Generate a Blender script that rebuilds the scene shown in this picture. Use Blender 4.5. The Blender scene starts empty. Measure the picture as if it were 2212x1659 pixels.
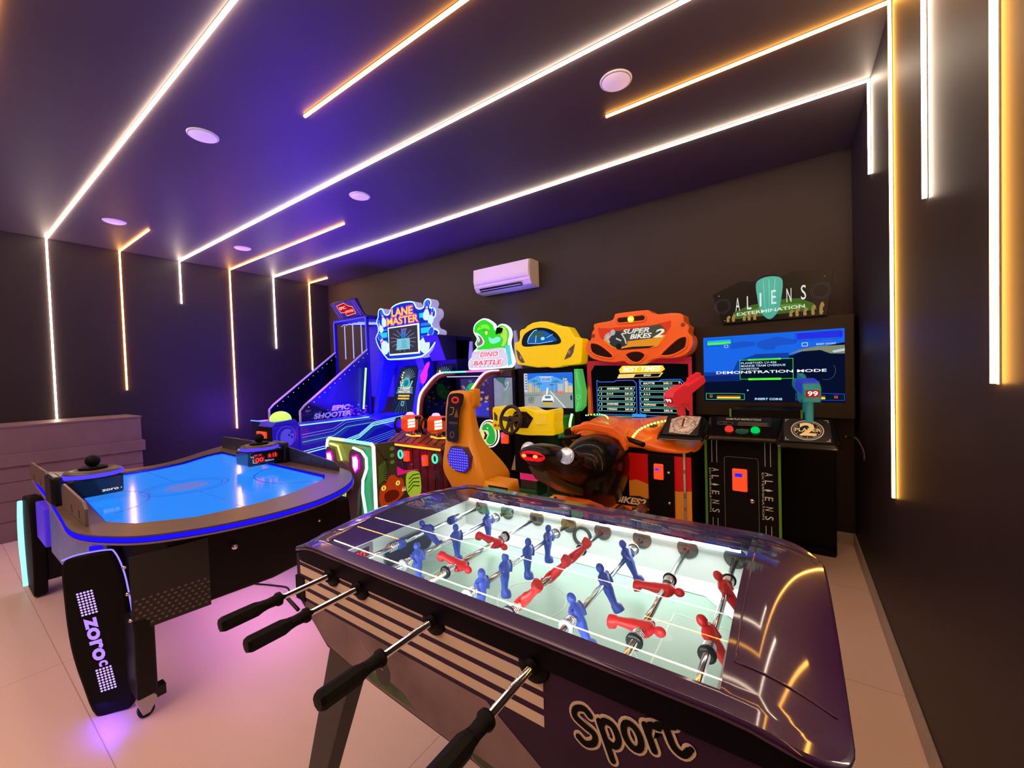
import bpy, math, random
from mathutils import Matrix, Vector
PI = math.pi
random.seed(7)
SC = bpy.context.scene
COL = SC.collection
XL, XR, YB, YF, HC = -7.04, 0.411, 4.30, -2.6, 3.2286      # left, right, back, front walls, ceiling

# ------------------------------------------------------------------ camera
cam = bpy.data.cameras.new('camera'); camo = bpy.data.objects.new('camera', cam); COL.objects.link(camo)
FPX, YAW, PITCH, ROLL = 876.544, .6051, -.0246, -.0317
cam.sensor_fit = 'HORIZONTAL'; cam.sensor_width = 36.0; cam.lens = FPX / 2212 * 36.0; cam.clip_start = .02
_f = Vector((-math.sin(YAW) * math.cos(PITCH), math.cos(YAW) * math.cos(PITCH), math.sin(PITCH)))
_r = Vector((math.cos(YAW), math.sin(YAW), 0)); _u = _r.cross(_f)
_r2 = _r * math.cos(ROLL) + _u * math.sin(ROLL); _u2 = -_r * math.sin(ROLL) + _u * math.cos(ROLL)
camo.matrix_world = Matrix(((_r2.x, _u2.x, -_f.x, 0), (_r2.y, _u2.y, -_f.y, 0), (_r2.z, _u2.z, -_f.z, 1.5), (0, 0, 0, 1)))
SC.camera = camo
SC.view_settings.view_transform = 'Standard'; SC.view_settings.look = 'None'
SC.view_settings.gamma = 1; SC.view_settings.exposure = 0.12; SC.view_settings.use_curve_mapping = False

# ------------------------------------------------------------------ world and room light
world = bpy.data.worlds.new('world'); SC.world = world; world.use_nodes = True
bg = world.node_tree.nodes['Background']; bg.inputs[0].default_value = (.30, .22, .22, 1); bg.inputs[1].default_value = .12
def area(name, loc, size, energy, color, rot=(0, 0, 0), size_y=None):
    l = bpy.data.lights.new(name, 'AREA'); l.energy = energy; l.color = color; l.size = size
    if size_y: l.shape = 'RECTANGLE'; l.size_y = size_y
    o = bpy.data.objects.new(name, l); COL.objects.link(o); o.location = loc; o.rotation_euler = rot; return o
def point(name, loc, energy, color, r=.1):
    l = bpy.data.lights.new(name, 'POINT'); l.energy = energy; l.color = color; l.shadow_soft_size = r
    o = bpy.data.objects.new(name, l); COL.objects.link(o); o.location = loc; return o
# the part of the room behind the photographer has ordinary warm ceiling light
area('rear_room_light', (-3.0, -1.5, 3.15), 3.6, 80, (1, .62, .50), size_y=1.6)
point('basketball_cage_light', (-5.3, 3.05, 2.2), 30, (.05, .02, 1), .25)
point('left_wall_blue_fill', (-6.15, 2.75, 1.05), 55, (.16, .04, 1), .2)  # unseen point added to tint the left wall blue-violet; no fixture here
area('bowling_glow_fill', (-4.5, 2.95, 1.09), .5, 170, (.10, .02, 1), rot=(PI - .45, 0, 0), size_y=1.1)  # unseen area light added to carry the lane's blue glow onto the ceiling
area('basketball_glow_fill', (-5.35, 3.0, 1.0), .6, 70, (.09, .02, 1), rot=(PI - .2, 0, 0), size_y=.9)  # added the same way above the basketball game, no real fixture

# ------------------------------------------------------------------ materials
MATS = {}
def mat(name, col, rough=.5, metal=0., emit=None, es=0., coat=0., spec=.5, noise=None, bump=0., cr=.04):
    if name in MATS: return MATS[name]
    m = bpy.data.materials.new(name); m.use_nodes = True; nt = m.node_tree; b = nt.nodes['Principled BSDF']
    b.inputs['Base Color'].default_value = (*col, 1); b.inputs['Roughness'].default_value = rough
    b.inputs['Metallic'].default_value = metal; b.inputs['Coat Weight'].default_value = coat
    b.inputs['Coat Roughness'].default_value = cr
    b.inputs['Specular IOR Level'].default_value = spec
    if emit: b.inputs['Emission Color'].default_value = (*emit, 1); b.inputs['Emission Strength'].default_value = es
    if noise or bump:
        tc = nt.nodes.new('ShaderNodeTexCoord'); n = nt.nodes.new('ShaderNodeTexNoise')
        n.inputs['Scale'].default_value = noise[0] if noise else 60; n.inputs['Detail'].default_value = 4
        nt.links.new(tc.outputs['Object'], n.inputs['Vector'])
        if noise:
            r = nt.nodes.new('ShaderNodeValToRGB'); a = noise[1]
            r.color_ramp.elements[0].position = .35; r.color_ramp.elements[1].position = .65
            r.color_ramp.elements[0].color = (*[c * (1 - a) for c in col], 1)
            r.color_ramp.elements[1].color = (*[min(1, c * (1 + a)) for c in col], 1)
            nt.links.new(n.outputs['Fac'], r.inputs['Fac']); nt.links.new(r.outputs['Color'], b.inputs['Base Color'])
        if bump:
            bp = nt.nodes.new('ShaderNodeBump'); bp.inputs['Strength'].default_value = bump; bp.inputs['Distance'].default_value = .01
            nt.links.new(n.outputs['Fac'], bp.inputs['Height']); nt.links.new(bp.outputs['Normal'], b.inputs['Normal'])
    MATS[name] = m; return m
def glow(name, col, s=1.):
    if name in MATS: return MATS[name]
    m = bpy.data.materials.new(name); m.use_nodes = True; nt = m.node_tree; nt.nodes.clear()
    e = nt.nodes.new('ShaderNodeEmission'); o = nt.nodes.new('ShaderNodeOutputMaterial')
    e.inputs[0].default_value = (*col, 1); e.inputs[1].default_value = s
    nt.links.new(e.outputs[0], o.inputs[0]); MATS[name] = m; return m
def glass(name, tint=(1, 1, 1), rough=0., refl=1.0):
    if name in MATS: return MATS[name]
    m = bpy.data.materials.new(name); m.use_nodes = True; nt = m.node_tree; nt.nodes.clear()
    t = nt.nodes.new('ShaderNodeBsdfTransparent'); g = nt.nodes.new('ShaderNodeBsdfGlossy'); mx = nt.nodes.new('ShaderNodeMixShader')
    fr = nt.nodes.new('ShaderNodeFresnel'); fr.inputs[0].default_value = 1.5; o = nt.nodes.new('ShaderNodeOutputMaterial')
    mu = nt.nodes.new('ShaderNodeMath'); mu.operation = 'MULTIPLY'; mu.inputs[1].default_value = refl
    t.inputs[0].default_value = (*tint, 1); g.inputs['Roughness'].default_value = rough
    nt.links.new(fr.outputs[0], mu.inputs[0]); nt.links.new(mu.outputs[0], mx.inputs[0])
    nt.links.new(t.outputs[0], mx.inputs[1]); nt.links.new(g.outputs[0], mx.inputs[2]); nt.links.new(mx.outputs[0], o.inputs[0])
    MATS[name] = m; return m
def tile_floor():
    m = bpy.data.materials.new('floor_tile'); m.use_nodes = True; nt = m.node_tree; b = nt.nodes['Principled BSDF']
    b.inputs['Roughness'].default_value = .42
    tc = nt.nodes.new('ShaderNodeTexCoord'); br = nt.nodes.new('ShaderNodeTexBrick'); n = nt.nodes.new('ShaderNodeTexNoise')
    mp = nt.nodes.new('ShaderNodeMapping'); mp.inputs['Location'].default_value = (3.3, -.37, 0)
    nt.links.new(tc.outputs['Object'], mp.inputs[0]); nt.links.new(mp.outputs[0], br.inputs['Vector'])
    br.offset = 0; br.inputs['Scale'].default_value = 1; br.inputs['Brick Width'].default_value = 2.07; br.inputs['Row Height'].default_value = 1.035
    br.inputs['Mortar Size'].default_value = .0022; br.inputs['Mortar Smooth'].default_value = .3
    br.inputs['Color1'].default_value = (.86, .65, .56, 1); br.inputs['Color2'].default_value = (.84, .64, .55, 1); br.inputs['Mortar'].default_value = (.50, .36, .31, 1)
    nt.links.new(tc.outputs['Object'], n.inputs['Vector']); n.inputs['Scale'].default_value = 260; n.inputs['Detail'].default_value = 3
    mx = nt.nodes.new('ShaderNodeMix'); mx.data_type = 'RGBA'; mx.blend_type = 'MULTIPLY'; mx.inputs[0].default_value = .45
    cr = nt.nodes.new('ShaderNodeValToRGB'); cr.color_ramp.elements[0].position = .3; cr.color_ramp.elements[1].position = .7
    cr.color_ramp.elements[0].color = (.72, .72, .72, 1)
    nt.links.new(n.outputs['Fac'], cr.inputs[0]); nt.links.new(br.outputs['Color'], mx.inputs[6]); nt.links.new(cr.outputs[0], mx.inputs[7])
    nt.links.new(mx.outputs[2], b.inputs['Base Color']); return m
WALL = mat('wall_paint', (.027, .019, .021), .5, noise=(2.5, .06), bump=.02, spec=.28)
CEIL = mat('ceiling_paint', (.084, .064, .068), .5, noise=(2, .05), bump=.02, spec=.35)
BLK = mat('black_plastic', (.006, .006, .007), .32, spec=.3)
BLKG = mat('gloss_black', (.005, .005, .006), .16, coat=.4, spec=.3)
BLKM = mat('matte_black', (.006, .005, .006), .55, bump=.05, spec=.12)
CHR = mat('chrome', (.75, .75, .76), .12, 1)
STEEL = mat('steel', (.45, .45, .47), .3, 1)
WHITE = mat('white_plastic', (.80, .78, .80), .35)
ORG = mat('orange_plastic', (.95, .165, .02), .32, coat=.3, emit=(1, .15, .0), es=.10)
YEL = mat('brightened_yellow_plastic', (1, .76, .002), .34, coat=.25, emit=(1, .78, 0), es=.24)  # emission added to brighten the yellow plastic, which is no lamp
SEATY = mat('seat_yellow', (.92, .38, .006), .42, coat=.2)
COINR = mat('coin_red', (.95, .09, .03), .35, emit=(1, .08, .02), es=.55)
REDL = glow('red_led', (1, .03, .02), 2.2)
BLUL = glow('blue_led', (.05, .03, 1), 2.0)
BLUD = glow('deep_blue_led', (.012, .006, .9), 1.0)
WARM = glow('led_warm_white', (1, .76, .55), 38.)
AMB = glow('led_amber', (1, .42, .07), 31.)
def C(r, g, b, s=1.): return glow('lit_%02x%02x%02x_%d' % (int(r * 255), int(g * 255), int(b * 255), int(s * 10)), (r, g, b), s)
def Dm(r, g, b, ro=.5): return mat('paint_%02x%02x%02x_%d' % (int(r * 255), int(g * 255), int(b * 255), int(ro * 10)), (r, g, b), ro)

# ------------------------------------------------------------------ mesh builder
WL = {}
class MB:
    def __init__(s, M=None): s.v = []; s.f = []; s.mi = []; s.sm = []; s.mats = []; s.M = M or Matrix.Identity(4)
    def mid(s, m):
        if m not in s.mats: s.mats.append(m)
        return s.mats.index(m)
    def add(s, vs, fs, m, smooth=False):
        o = len(s.v); s.v += [s.M @ Vector(v) for v in vs]; i = s.mid(m)
        for f in fs: s.f.append([o + k for k in f]); s.mi.append(i); s.sm.append(smooth)
        return s
    def box(s, x0, x1, y0, y1, z0, z1, m):
        v = [(x, y, z) for z in (z0, z1) for y in (y0, y1) for x in (x0, x1)]
        return s.add(v, [(0, 2, 3, 1), (4, 5, 7, 6), (0, 1, 5, 4), (2, 6, 7, 3), (0, 4, 6, 2), (1, 3, 7, 5)], m)
    def prism(s, pts, a, b, m, ax='z', m2=None, smooth=False):
        P = {'z': lambda p, t: (p[0], p[1], t), 'y': lambda p, t: (p[0], t, p[1]), 'x': lambda p, t: (t, p[0], p[1])}[ax]
        n = len(pts); ar = sum(pts[i][0] * pts[(i + 1) % n][1] - pts[(i + 1) % n][0] * pts[i][1] for i in range(n))
        if (ar > 0) == (ax == 'y'): pts = pts[::-1]
        if b < a: a, b = b, a
        v = [P(p, a) for p in pts] + [P(p, b) for p in pts]
        s.add(v, [tuple(range(n))[::-1], tuple(range(n, 2 * n))], m2 or m)
        o = len(s.v) - 2 * n; i = s.mid(m)
        for k in range(n):
            j = (k + 1) % n; s.f.append([o + k, o + j, o + n + j, o + n + k]); s.mi.append(i); s.sm.append(smooth)
        return s
    def poly(s, pts, z, m, t=.0012): return s.prism(pts, z, z + t, m)
    def rect(s, x0, x1, y0, y1, z, m, t=.0012): return s.box(x0, x1, y0, y1, z, z + t, m)
    def line(s, pts, w, z, m, closed=False, t=.0012):
        P = [Vector((p[0], p[1])) for p in pts]; n = len(P)
        for i in range(n if closed else n - 1):
            a, b = P[i], P[(i + 1) % n]; d = (b - a)
            if d.length < 1e-6: continue
            d.normalize(); q = Vector((-d.y, d.x)) * w / 2; a = a - d * w * .35; b = b + d * w * .35
            s.prism([tuple(a - q), tuple(b - q), tuple(b + q), tuple(a + q)], z, z + t, m)
        return s
    def tube(s, pts, r, m, n=10, closed=False, cap=True):
        P = [Vector(p) for p in pts]; k = len(P); R = r if isinstance(r, (list, tuple)) else [r] * k
        d0 = (P[1] - P[0]).normalized(); up = Vector((0, 0, 1)) if abs(d0.z) < .9 else Vector((1, 0, 0))
        vs = []; prev = None
        for i in range(k):
            if closed: d = P[(i + 1) % k] - P[i - 1]
            else: d = P[min(i + 1, k - 1)] - P[max(i - 1, 0)]
            d.normalize()
            if prev is None: a = d.cross(up).normalized()
            else:
                a = prev - d * prev.dot(d); a.normalize()
            prev = a; b = d.cross(a)
            for j in range(n):
                t = 2 * PI * j / n; vs.append(P[i] + (a * math.cos(t) + b * math.sin(t)) * R[i])
        fs = []
        for i in range(k if closed else k - 1):
            i2 = (i + 1) % k
            for j in range(n):
                j2 = (j + 1) % n; fs.append((i * n + j, i * n + j2, i2 * n + j2, i2 * n + j))
        s.add(vs, fs, m, True)
        if cap and not closed:
            o = len(s.v) - k * n; i = s.mid(m)
            s.f.append([o + j for j in range(n)][::-1]); s.mi.append(i); s.sm.append(False)
            s.f.append([o + (k - 1) * n + j for j in range(n)]); s.mi.append(i); s.sm.append(False)
        return s
    def cyl(s, p0, p1, r0, m, r1=None, n=16): return s.tube([p0, p1], [r0, r0 if r1 is None else r1], m, n)
    def lathe(s, prof, o, m, ax=(0, 0, 1), n=24):
        o = Vector(o); ax = Vector(ax).normalized(); up = Vector((1, 0, 0)) if abs(ax.x) < .9 else Vector((0, 1, 0))
        a = ax.cross(up).normalized(); b = ax.cross(a); vs = []
        for r, h in prof:
            for j in range(n):
                t = 2 * PI * j / n; vs.append(o + ax * h + (a * math.cos(t) + b * math.sin(t)) * max(r, 1e-5))
        fs = [(i * n + j, i * n + (j + 1) % n, (i + 1) * n + (j + 1) % n, (i + 1) * n + j) for i in range(len(prof) - 1) for j in range(n)]
        return s.add(vs, fs, m, True)
    def ell(s, c, r, m, n=16):
        vs = []; k = n // 2
        for i in range(k + 1):
            ph = PI * i / k
            for j in range(n):
                t = 2 * PI * j / n; q = max(math.sin(ph), 1e-4)
                vs.append((c[0] + r[0] * q * math.cos(t), c[1] + r[1] * q * math.sin(t), c[2] - r[2] * math.cos(ph)))
        fs = [(i * n + j, i * n + (j + 1) % n, (i + 1) * n + (j + 1) % n, (i + 1) * n + j) for i in range(k) for j in range(n)]
        return s.add(vs, fs, m, True)
    def loft(s, secs, m, smooth=True, cap=True):
        n = len(secs[0]); vs = [p for q in secs for p in q]
        fs = [(i * n + j, i * n + (j + 1) % n, (i + 1) * n + (j + 1) % n, (i + 1) * n + j) for i in range(len(secs) - 1) for j in range(n)]
        s.add(vs, fs, m, smooth)
        if cap:
            o = len(s.v) - len(vs); i = s.mid(m); k = len(secs) - 1
            s.f.append([o + j for j in range(n)][::-1]); s.mi.append(i); s.sm.append(False)
            s.f.append([o + k * n + j for j in range(n)]); s.mi.append(i); s.sm.append(False)
        return s
    def text(s, t, x, y, h, m, z=0., w=None, bold=0., shear=0., d=.0012, align='CENTER', rot=0., sp=1.):
        cu = bpy.data.curves.new('t', 'FONT'); cu.body = t; cu.size = 1; cu.align_x = align; cu.align_y = 'CENTER'
        cu.offset = bold; cu.shear = shear; cu.space_character = sp; cu.resolution_u = 3
        ob = bpy.data.objects.new('t', cu); COL.objects.link(ob)
        dg = bpy.context.evaluated_depsgraph_get(); me = ob.evaluated_get(dg).to_mesh()
        V = [v.co.copy() for v in me.vertices]; F = [list(p.vertices) for p in me.polygons]
        ob.evaluated_get(dg).to_mesh_clear(); bpy.data.objects.remove(ob); bpy.data.curves.remove(cu)
        if not V: return s
        sc = h / .72; mnx = min(v.x for v in V); mxx = max(v.x for v in V)
        sx = w / (mxx - mnx) if w else sc; cr, sr = math.cos(rot), math.sin(rot)
        ox = (mnx + mxx) / 2 if align == 'CENTER' else mnx
        out = []
        for v in V:
            a, b = (v.x - ox) * sx, (v.y) * sc; out.append((x + a * cr - b * sr, y + a * sr + b * cr, z + d))
        s.add(out, F, m); return s
    def build(s, name, parent=None, bevel=0., seg=2, sub=0):
        off = WL.get(parent.name, Vector()) if parent else s.org if hasattr(s, 'org') else Vector()
        me = bpy.data.meshes.new(name); me.from_pydata([v - off for v in s.v], [], s.f)
        for m in s.mats: me.materials.append(m)
        me.polygons.foreach_set('material_index', s.mi); me.polygons.foreach_set('use_smooth', s.sm); me.update()
        o = bpy.data.objects.new(name, me); COL.objects.link(o)
        if parent: o.parent = parent
        else: o.location = off
        WL[o.name] = off
        if bevel:
            b = o.modifiers.new('bevel', 'BEVEL'); b.width = bevel; b.segments = seg; b.limit_method = 'ANGLE'; b.angle_limit = .6; b.harden_normals = False
        if sub:
            b = o.modifiers.new('sub', 'SUBSURF'); b.levels = sub; b.render_levels = sub
        return o
    def at(s, x, y, z): s.org = Vector((x, y, z)); return s
def frame(o, u, v):
    u = Vector(u).normalized(); v = Vector(v).normalized(); n = u.cross(v)
    return Matrix(((u.x, v.x, n.x, o[0]), (u.y, v.y, n.y, o[1]), (u.z, v.z, n.z, o[2]), (0, 0, 0, 1)))
def FR(y, z0=0., x0=0.): return frame((x0, y, z0), (1, 0, 0), (0, 0, 1))      # upright face looking towards the room front
def FX(x, y0=0., z0=0.): return frame((x, y0, z0), (0, 1, 0), (0, 0, 1))      # upright face looking right
def tag(o, label, cat, group=None):
    o['label'] = label; o['category'] = cat
    if group: o['group'] = group
    return o
def thing(name, label, cat, loc, group=None):
    o = bpy.data.objects.new(name, None); COL.objects.link(o); o.location = loc; o.empty_display_size = .1
    WL[o.name] = Vector(loc); return tag(o, label, cat, group)
def struct(o): o['kind'] = 'structure'; return o
def copy_tree(o, parent=None):
    c = o.copy(); COL.objects.link(c); c.parent = parent; WL[c.name] = WL.get(o.name, Vector())
    for ch in list(o.children): copy_tree(ch, c)
    return c
def rrect(x0, x1, y0, y1, r, k=4):
    P = []
    for cx, cy, a in ((x1 - r, y0 + r, -PI / 2), (x1 - r, y1 - r, 0), (x0 + r, y1 - r, PI / 2), (x0 + r, y0 + r, PI)):
        for i in range(k + 1):
            t = a + PI / 2 * i / k; P.append((cx + r * math.cos(t), cy + r * math.sin(t)))
    return P
def circ(cx, cy, rx, ry=None, n=24, a0=0., a1=2 * PI):
    ry = rx if ry is None else ry; full = abs(a1 - a0 - 2 * PI) < 1e-6; k = n if full else n + 1
    return [(cx + rx * math.cos(a0 + (a1 - a0) * i / n), cy + ry * math.sin(a0 + (a1 - a0) * i / n)) for i in range(k)]
def spline(pts, k=4, closed=True):
    n = len(pts); out = []
    for i in range(n if closed else n - 1):
        g = lambda j: pts[j % n] if closed else pts[max(0, min(n - 1, j))]
        p0, p1, p2, p3 = g(i - 1), g(i), g(i + 1), g(i + 2)
        for j in range(k):
            t = j / k
            out.append(tuple(.5 * (2 * b + (c - a) * t + (2 * a - 5 * b + 4 * c - d) * t * t + (3 * b - a - 3 * c + d) * t ** 3) for a, b, c, d in zip(p0, p1, p2, p3)))
    if not closed: out.append(tuple(pts[-1]))
    return out
def inset(pts, d):
    n = len(pts); out = []
    ar = sum(pts[i][0] * pts[(i + 1) % n][1] - pts[(i + 1) % n][0] * pts[i][1] for i in range(n)); sg = 1 if ar > 0 else -1
    for i in range(n):
        a = Vector(pts[i - 1]); b = Vector(pts[i]); c = Vector(pts[(i + 1) % n])
        e1 = (b - a).normalized(); e2 = (c - b).normalized(); nn = Vector((-(e1.y + e2.y), e1.x + e2.x))
        if nn.length < 1e-5: nn = Vector((-e1.y, e1.x))
        nn.normalize(); out.append(tuple(b + nn * d * sg))
    return out

# ================================================================== the room
struct(MB().box(XL - .1, XR + .1, YF - .1, YB + .1, -.1, 0, tile_floor()).build('floor'))
struct(MB().box(XL - .1, XR + .1, YF - .1, YB + .1, HC, HC + .1, CEIL).build('ceiling'))
struct(MB().box(XL - .1, XL, YF, YB, 0, HC, WALL).build('wall_left'))
struct(MB().box(XR, XR + .1, YF, YB, 0, HC, WALL).build('wall_right'))
struct(MB().box(XL - .1, XR + .1, YB, YB + .1, 0, HC, WALL).build('wall_back'))
struct(MB().box(XL - .1, XR + .1, YF - .1, YF, 0, HC, WALL).build('wall_front'))
BASEB = mat('skirting_tile', (.42, .36, .31), .45, noise=(30, .08))
struct(MB().box(XR - .014, XR, YF, YB, 0, .10, BASEB).build('baseboard_right', bevel=.003))
struct(MB().box(XL, XR - .014, YB - .014, YB, 0, .10, BASEB).build('baseboard_back', bevel=.003))
struct(MB().box(XL, XL + .014, YF, YB - .014, 0, .10, BASEB).build('baseboard_left', bevel=.003))

# ------------------------------------------------------------------ LED light strips
ALU = mat('strip_profile', (.55, .53, .55), .35, .8)
SW, SH_, G = .0062, .014, .003
def strip(y, m, label, ceil=None, left=None, right=None):
    """ceil=(x0,x1) run; left/right = z of the lower end of the wall drop"""
    xm = XL if left is not None else (XR if right is not None else (ceil[0] + ceil[1]) / 2)
    t = thing('led_strip', label, 'light strip', (xm, y, HC), 'LED light strips')
    for k, args in (('ceiling_run', ceil), ('left_drop', left), ('right_drop', right)):
        if args is None: continue
        p = MB(); q = MB()
        if k == 'ceiling_run':
            p.box(args[0], args[1], y - SW - G, y + SW + G, HC - G, HC - .0002, ALU); q.box(args[0] + G, args[1] - G, y - SW, y + SW, HC - SH_, HC - G, m)
        elif k == 'left_drop':
            p.box(XL + .0002, XL + G, y - SW - G, y + SW + G, args, HC - G, ALU); q.box(XL + G, XL + SH_, y - SW, y + SW, args + G, HC - SH_, m)
        else:
            p.box(XR - G, XR - .0002, y - SW - G, y + SW + G, args, HC - G, ALU); q.box(XR - SH_, XR - G, y - SW, y + SW, args + G, HC - SH_, m)
        o = p.build('wall_run' if 'drop' in k else k, t); d = q.build('diffuser', o)
strip(.858, WARM, 'warm white light strip crossing the ceiling and dropping to the grey counter on the left', (XL + G, XR - G), 1.107, .9)
strip(1.475, AMB, 'amber light strip with short ceiling run, second wall drop from the left', (XL + G, -5.835), 1.449)
strip(1.475, AMB, 'amber strip starting mid-ceiling at the top, dropping nearest the right photo edge', (-2.6, XR - G), None, 1.437)
strip(2.09, WARM, 'warm white strip crossing mid-ceiling with a very short left wall drop', (XL + G, XR - G), 2.632, 2.089)
strip(2.705, AMB, 'amber strip whose left wall drop is longest, ending low behind the hockey table', (XL + G, -4.057), .801)
strip(2.69, AMB, 'amber strip from the top right ceiling with the longest drop down the right wall', (-1.02, XR - G), None, .828)
strip(3.338, WARM, 'warm white light strip nearest the back wall that crosses the whole ceiling', (XL + G, XR - G), 2.046, 2.654)
strip(3.94, AMB, 'amber light strip in the far left corner with a short ceiling stub', (XL + G, -6.456), 1.678)
strip(.24, AMB, 'amber light strip behind the photographer crossing the ceiling', (-6.2, XR - G), None, 1.2)
strip(-.38, WARM, 'white light strip behind the photographer crossing the ceiling', (XL + G, XR - G), 1.3)

# ------------------------------------------------------------------ round ceiling lamps (switched off)
CAPM = mat('lamp_cover', (.82, .68, .78), .5, emit=(.9, .62, .8), es=.32)  # slight emission keeps the covers pale although the lamps are off
def disc(label):
    t = thing('ceiling_lamp', label, 'ceiling lamp', (0, 0, HC), 'round ceiling lamps')
    MB().lathe([(0, -.012), (.078, -.012), (.082, -.008), (.082, -.0004), (0, -.0004)], (0, 0, HC), CAPM, n=32).build('lamp_cover', t)
    MB().lathe([(.083, -.0005), (.083, -.010), (.092, -.006), (.094, -.0005)], (0, 0, HC), WHITE, n=32).build('rim', t)
    return t
d0 = None
for x, y, lb in ((-3.354, 1.166, 'round white ceiling lamp between the nearest white strip and the mid-room amber strip'),
                 (-3.344, 2.404, 'round white ceiling lamp in the purple glow, between the two long white strips'),
                 (-.845, 2.409, 'round white ceiling lamp closest to the right wall, largest in view'),
                 (-5.816, 1.193, 'round ceiling lamp above the left scoreboard beside the short amber strip'),
                 (-5.8, 2.391, 'smallest round ceiling lamp, farthest left and deepest in the room')):
    t = disc(lb) if d0 is None else copy_tree(d0)
    d0 = d0 or t; t.location = (x, y, HC); t['label'] = lb

# ------------------------------------------------------------------ air conditioner
AX0, AX1 = -3.372, -2.522
t = thing('air_conditioner', 'white wall-mounted split air conditioner high on the back wall', 'air conditioner', ((AX0 + AX1) / 2, YB, 2.53))
ACW = mat('ac_white', (.80, .72, .74), .35)
prof = [(YB - .002, 2.548), (YB - .002, 2.86), (4.13, 2.862), (4.085, 2.85), (4.075, 2.70), (4.085, 2.62), (4.125, 2.565), (4.19, 2.55)]
MB().prism(prof, AX0, AX1, ACW, 'x').build('housing', t, bevel=.006)
m = MB()
m.prism([(4.071, 2.845), (4.079, 2.845), (4.069, 2.70), (4.076, 2.655), (4.069, 2.653), (4.062, 2.70)], AX0 + .01, AX1 - .01, ACW, 'x'); m.build('front_panel', t)
# air outlet on the curved lower front
oM = frame(((AX0 + AX1) / 2, 4.100, 2.585), (1, 0, 0), (0, -.7, .72))
m = MB(oM); m.rect(-.34, .30, -.030, .022, .004, BLK, .003); m.build('air_outlet', t)
m = MB(oM); m.rect(-.33, .29, -.008, -.001, .010, ACW, .003); m.build('louvre', t)
m = MB(FR(4.068)); m.line([(AX0 + .05, 2.668), (AX1 - .05, 2.668)], .004, 0, Dm(.25, .1, .2)); m.build('seam', t)

# ------------------------------------------------------------------ counter on the left
CTR = mat('counter_laminate', (.20, .125, .155), .5, noise=(8, .05))
CTRD = mat('counter_groove', (.05, .034, .04), .6)
t = thing('counter', 'plain mauve-grey panelled counter standing along the left wall', 'counter', (-6.7, -.2, 0))
m = MB(); m.box(-7.0, -6.36, -1.9, 1.44, 0, .74, CTR); m.box(-7.0, -6.36, -1.9, 1.44, .86, 1.125, CTR)
for z in (.585, .40, .2): m.box(-6.361, -6.357, -1.9, 1.441, z, z + .004, CTRD)
m.build('body', t)
MB().box(-7.0, -6.335, -1.92, 1.465, .74, .86, CTR).build('ledge', t, bevel=.004)
MB().box(-7.0, -6.352, -1.91, 1.448, 1.125, 1.145, CTR).build('counter_top', t, bevel=.004)

# ================================================================== air hockey table
t = hk = thing('air_hockey_table', 'curved black air hockey table with a glowing blue playing surface', 'air hockey table', (-3.5, 1.1, 0))
RIM = mat('hockey_rim', (.135, .085, .062), .38, noise=(14, .1))
DBLK = mat('hockey_black', (.006, .005, .007), .4, spec=.25)
out = spline([(-5.06, .47), (-4.5, .44), (-3.9, .42), (-3.2, .385), (-2.88, .37), (-2.70, .395), (-2.555, .455), (-2.43, .535), (-2.335, .66), (-2.26, .82), (-2.215, 1.03), (-2.235, 1.27), (-2.35, 1.50),
              (-2.55, 1.68), (-2.8, 1.78), (-3.3, 1.81), (-4.2, 1.86), (-5.0, 1.95), (-5.15, 1.90), (-5.05, 1.76), (-4.88, 1.57), (-4.55, 1.23), (-4.47, 1.0), (-4.6, .8), (-4.87, .62), (-5.10, .52)], 4)
inn = [(-4.62, .53), (-3.75, .535), (-2.86, .49), (-2.68, .562), (-2.52, .76), (-2.475, 1.0), (-2.50, 1.22), (-2.645, 1.53), (-2.77, 1.61), (-3.6, 1.63), (-4.70, 1.66), (-4.62, 1.50), (-4.41, 1.26), (-4.34, 1.05), (-4.36, .84), (-4.52, .66)]
# rim plate as a ring: bridge matching angular samples of both outlines
def ray_hit(poly, c, a):
    d = Vector((math.cos(a), math.sin(a))); best = None
    for i in range(len(poly)):
        p = Vector(poly[i]) - c; q = Vector(poly[(i + 1) % len(poly)]) - c; e = q - p; den = d.x * e.y - d.y * e.x
        if abs(den) < 1e-9: continue
        tt = (p.x * e.y - p.y * e.x) / den; uu = (p.x * d.y - p.y * d.x) / den
        if tt > 0 and -1e-6 <= uu <= 1 + 1e-6: best = tt if best is None else max(best, tt)
    return c + d * best
def ring(mb, po, pi_, z0, z1, m, mi=None, c=Vector((-3.5, 1.08)), n=180):
    A = [ray_hit(po, c, 2 * PI * k / n) for k in range(n)]; B = [ray_hit(pi_, c, 2 * PI * k / n) for k in range(n)]
    vs = [(*p, z1) for p in A] + [(*p, z1) for p in B] + [(*p, z0) for p in A] + [(*p, z0) for p in B]
    f1 = [(k, (k + 1) % n, n + (k + 1) % n, n + k) for k in range(n)]
    f2 = [(2 * n + k, 2 * n + (k + 1) % n, (k + 1) % n, k) for k in range(n)]
    f3 = [(n + k, n + (k + 1) % n, 3 * n + (k + 1) % n, 3 * n + k) for k in range(n)]
    f4 = [(3 * n + k, 3 * n + (k + 1) % n, 2 * n + (k + 1) % n, 2 * n + k) for k in range(n)]
    mb.add(vs, f1, m); mb.add(vs, f2, m); mb.add(vs, f3, mi or m); mb.add(vs, f4, m)
m = MB(); ring(m, out, inn, .814, .822, RIM); m.build('top_rim', t)
m = MB(); ring(m, inset(out, -.004), inset(out, .02), .794, .814, BLUD); m.build('edge_light', t)
m = MB(); ring(m, inset(out, -.010), inset(out, .03), .783, .789, mat('brown_edge', (.30, .20, .16), .4)); m.build('lower_lip', t)
SURF = mat('hockey_surface', (.012, .10, .42), .12, emit=(.010, .185, .72), es=1.0)
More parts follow.
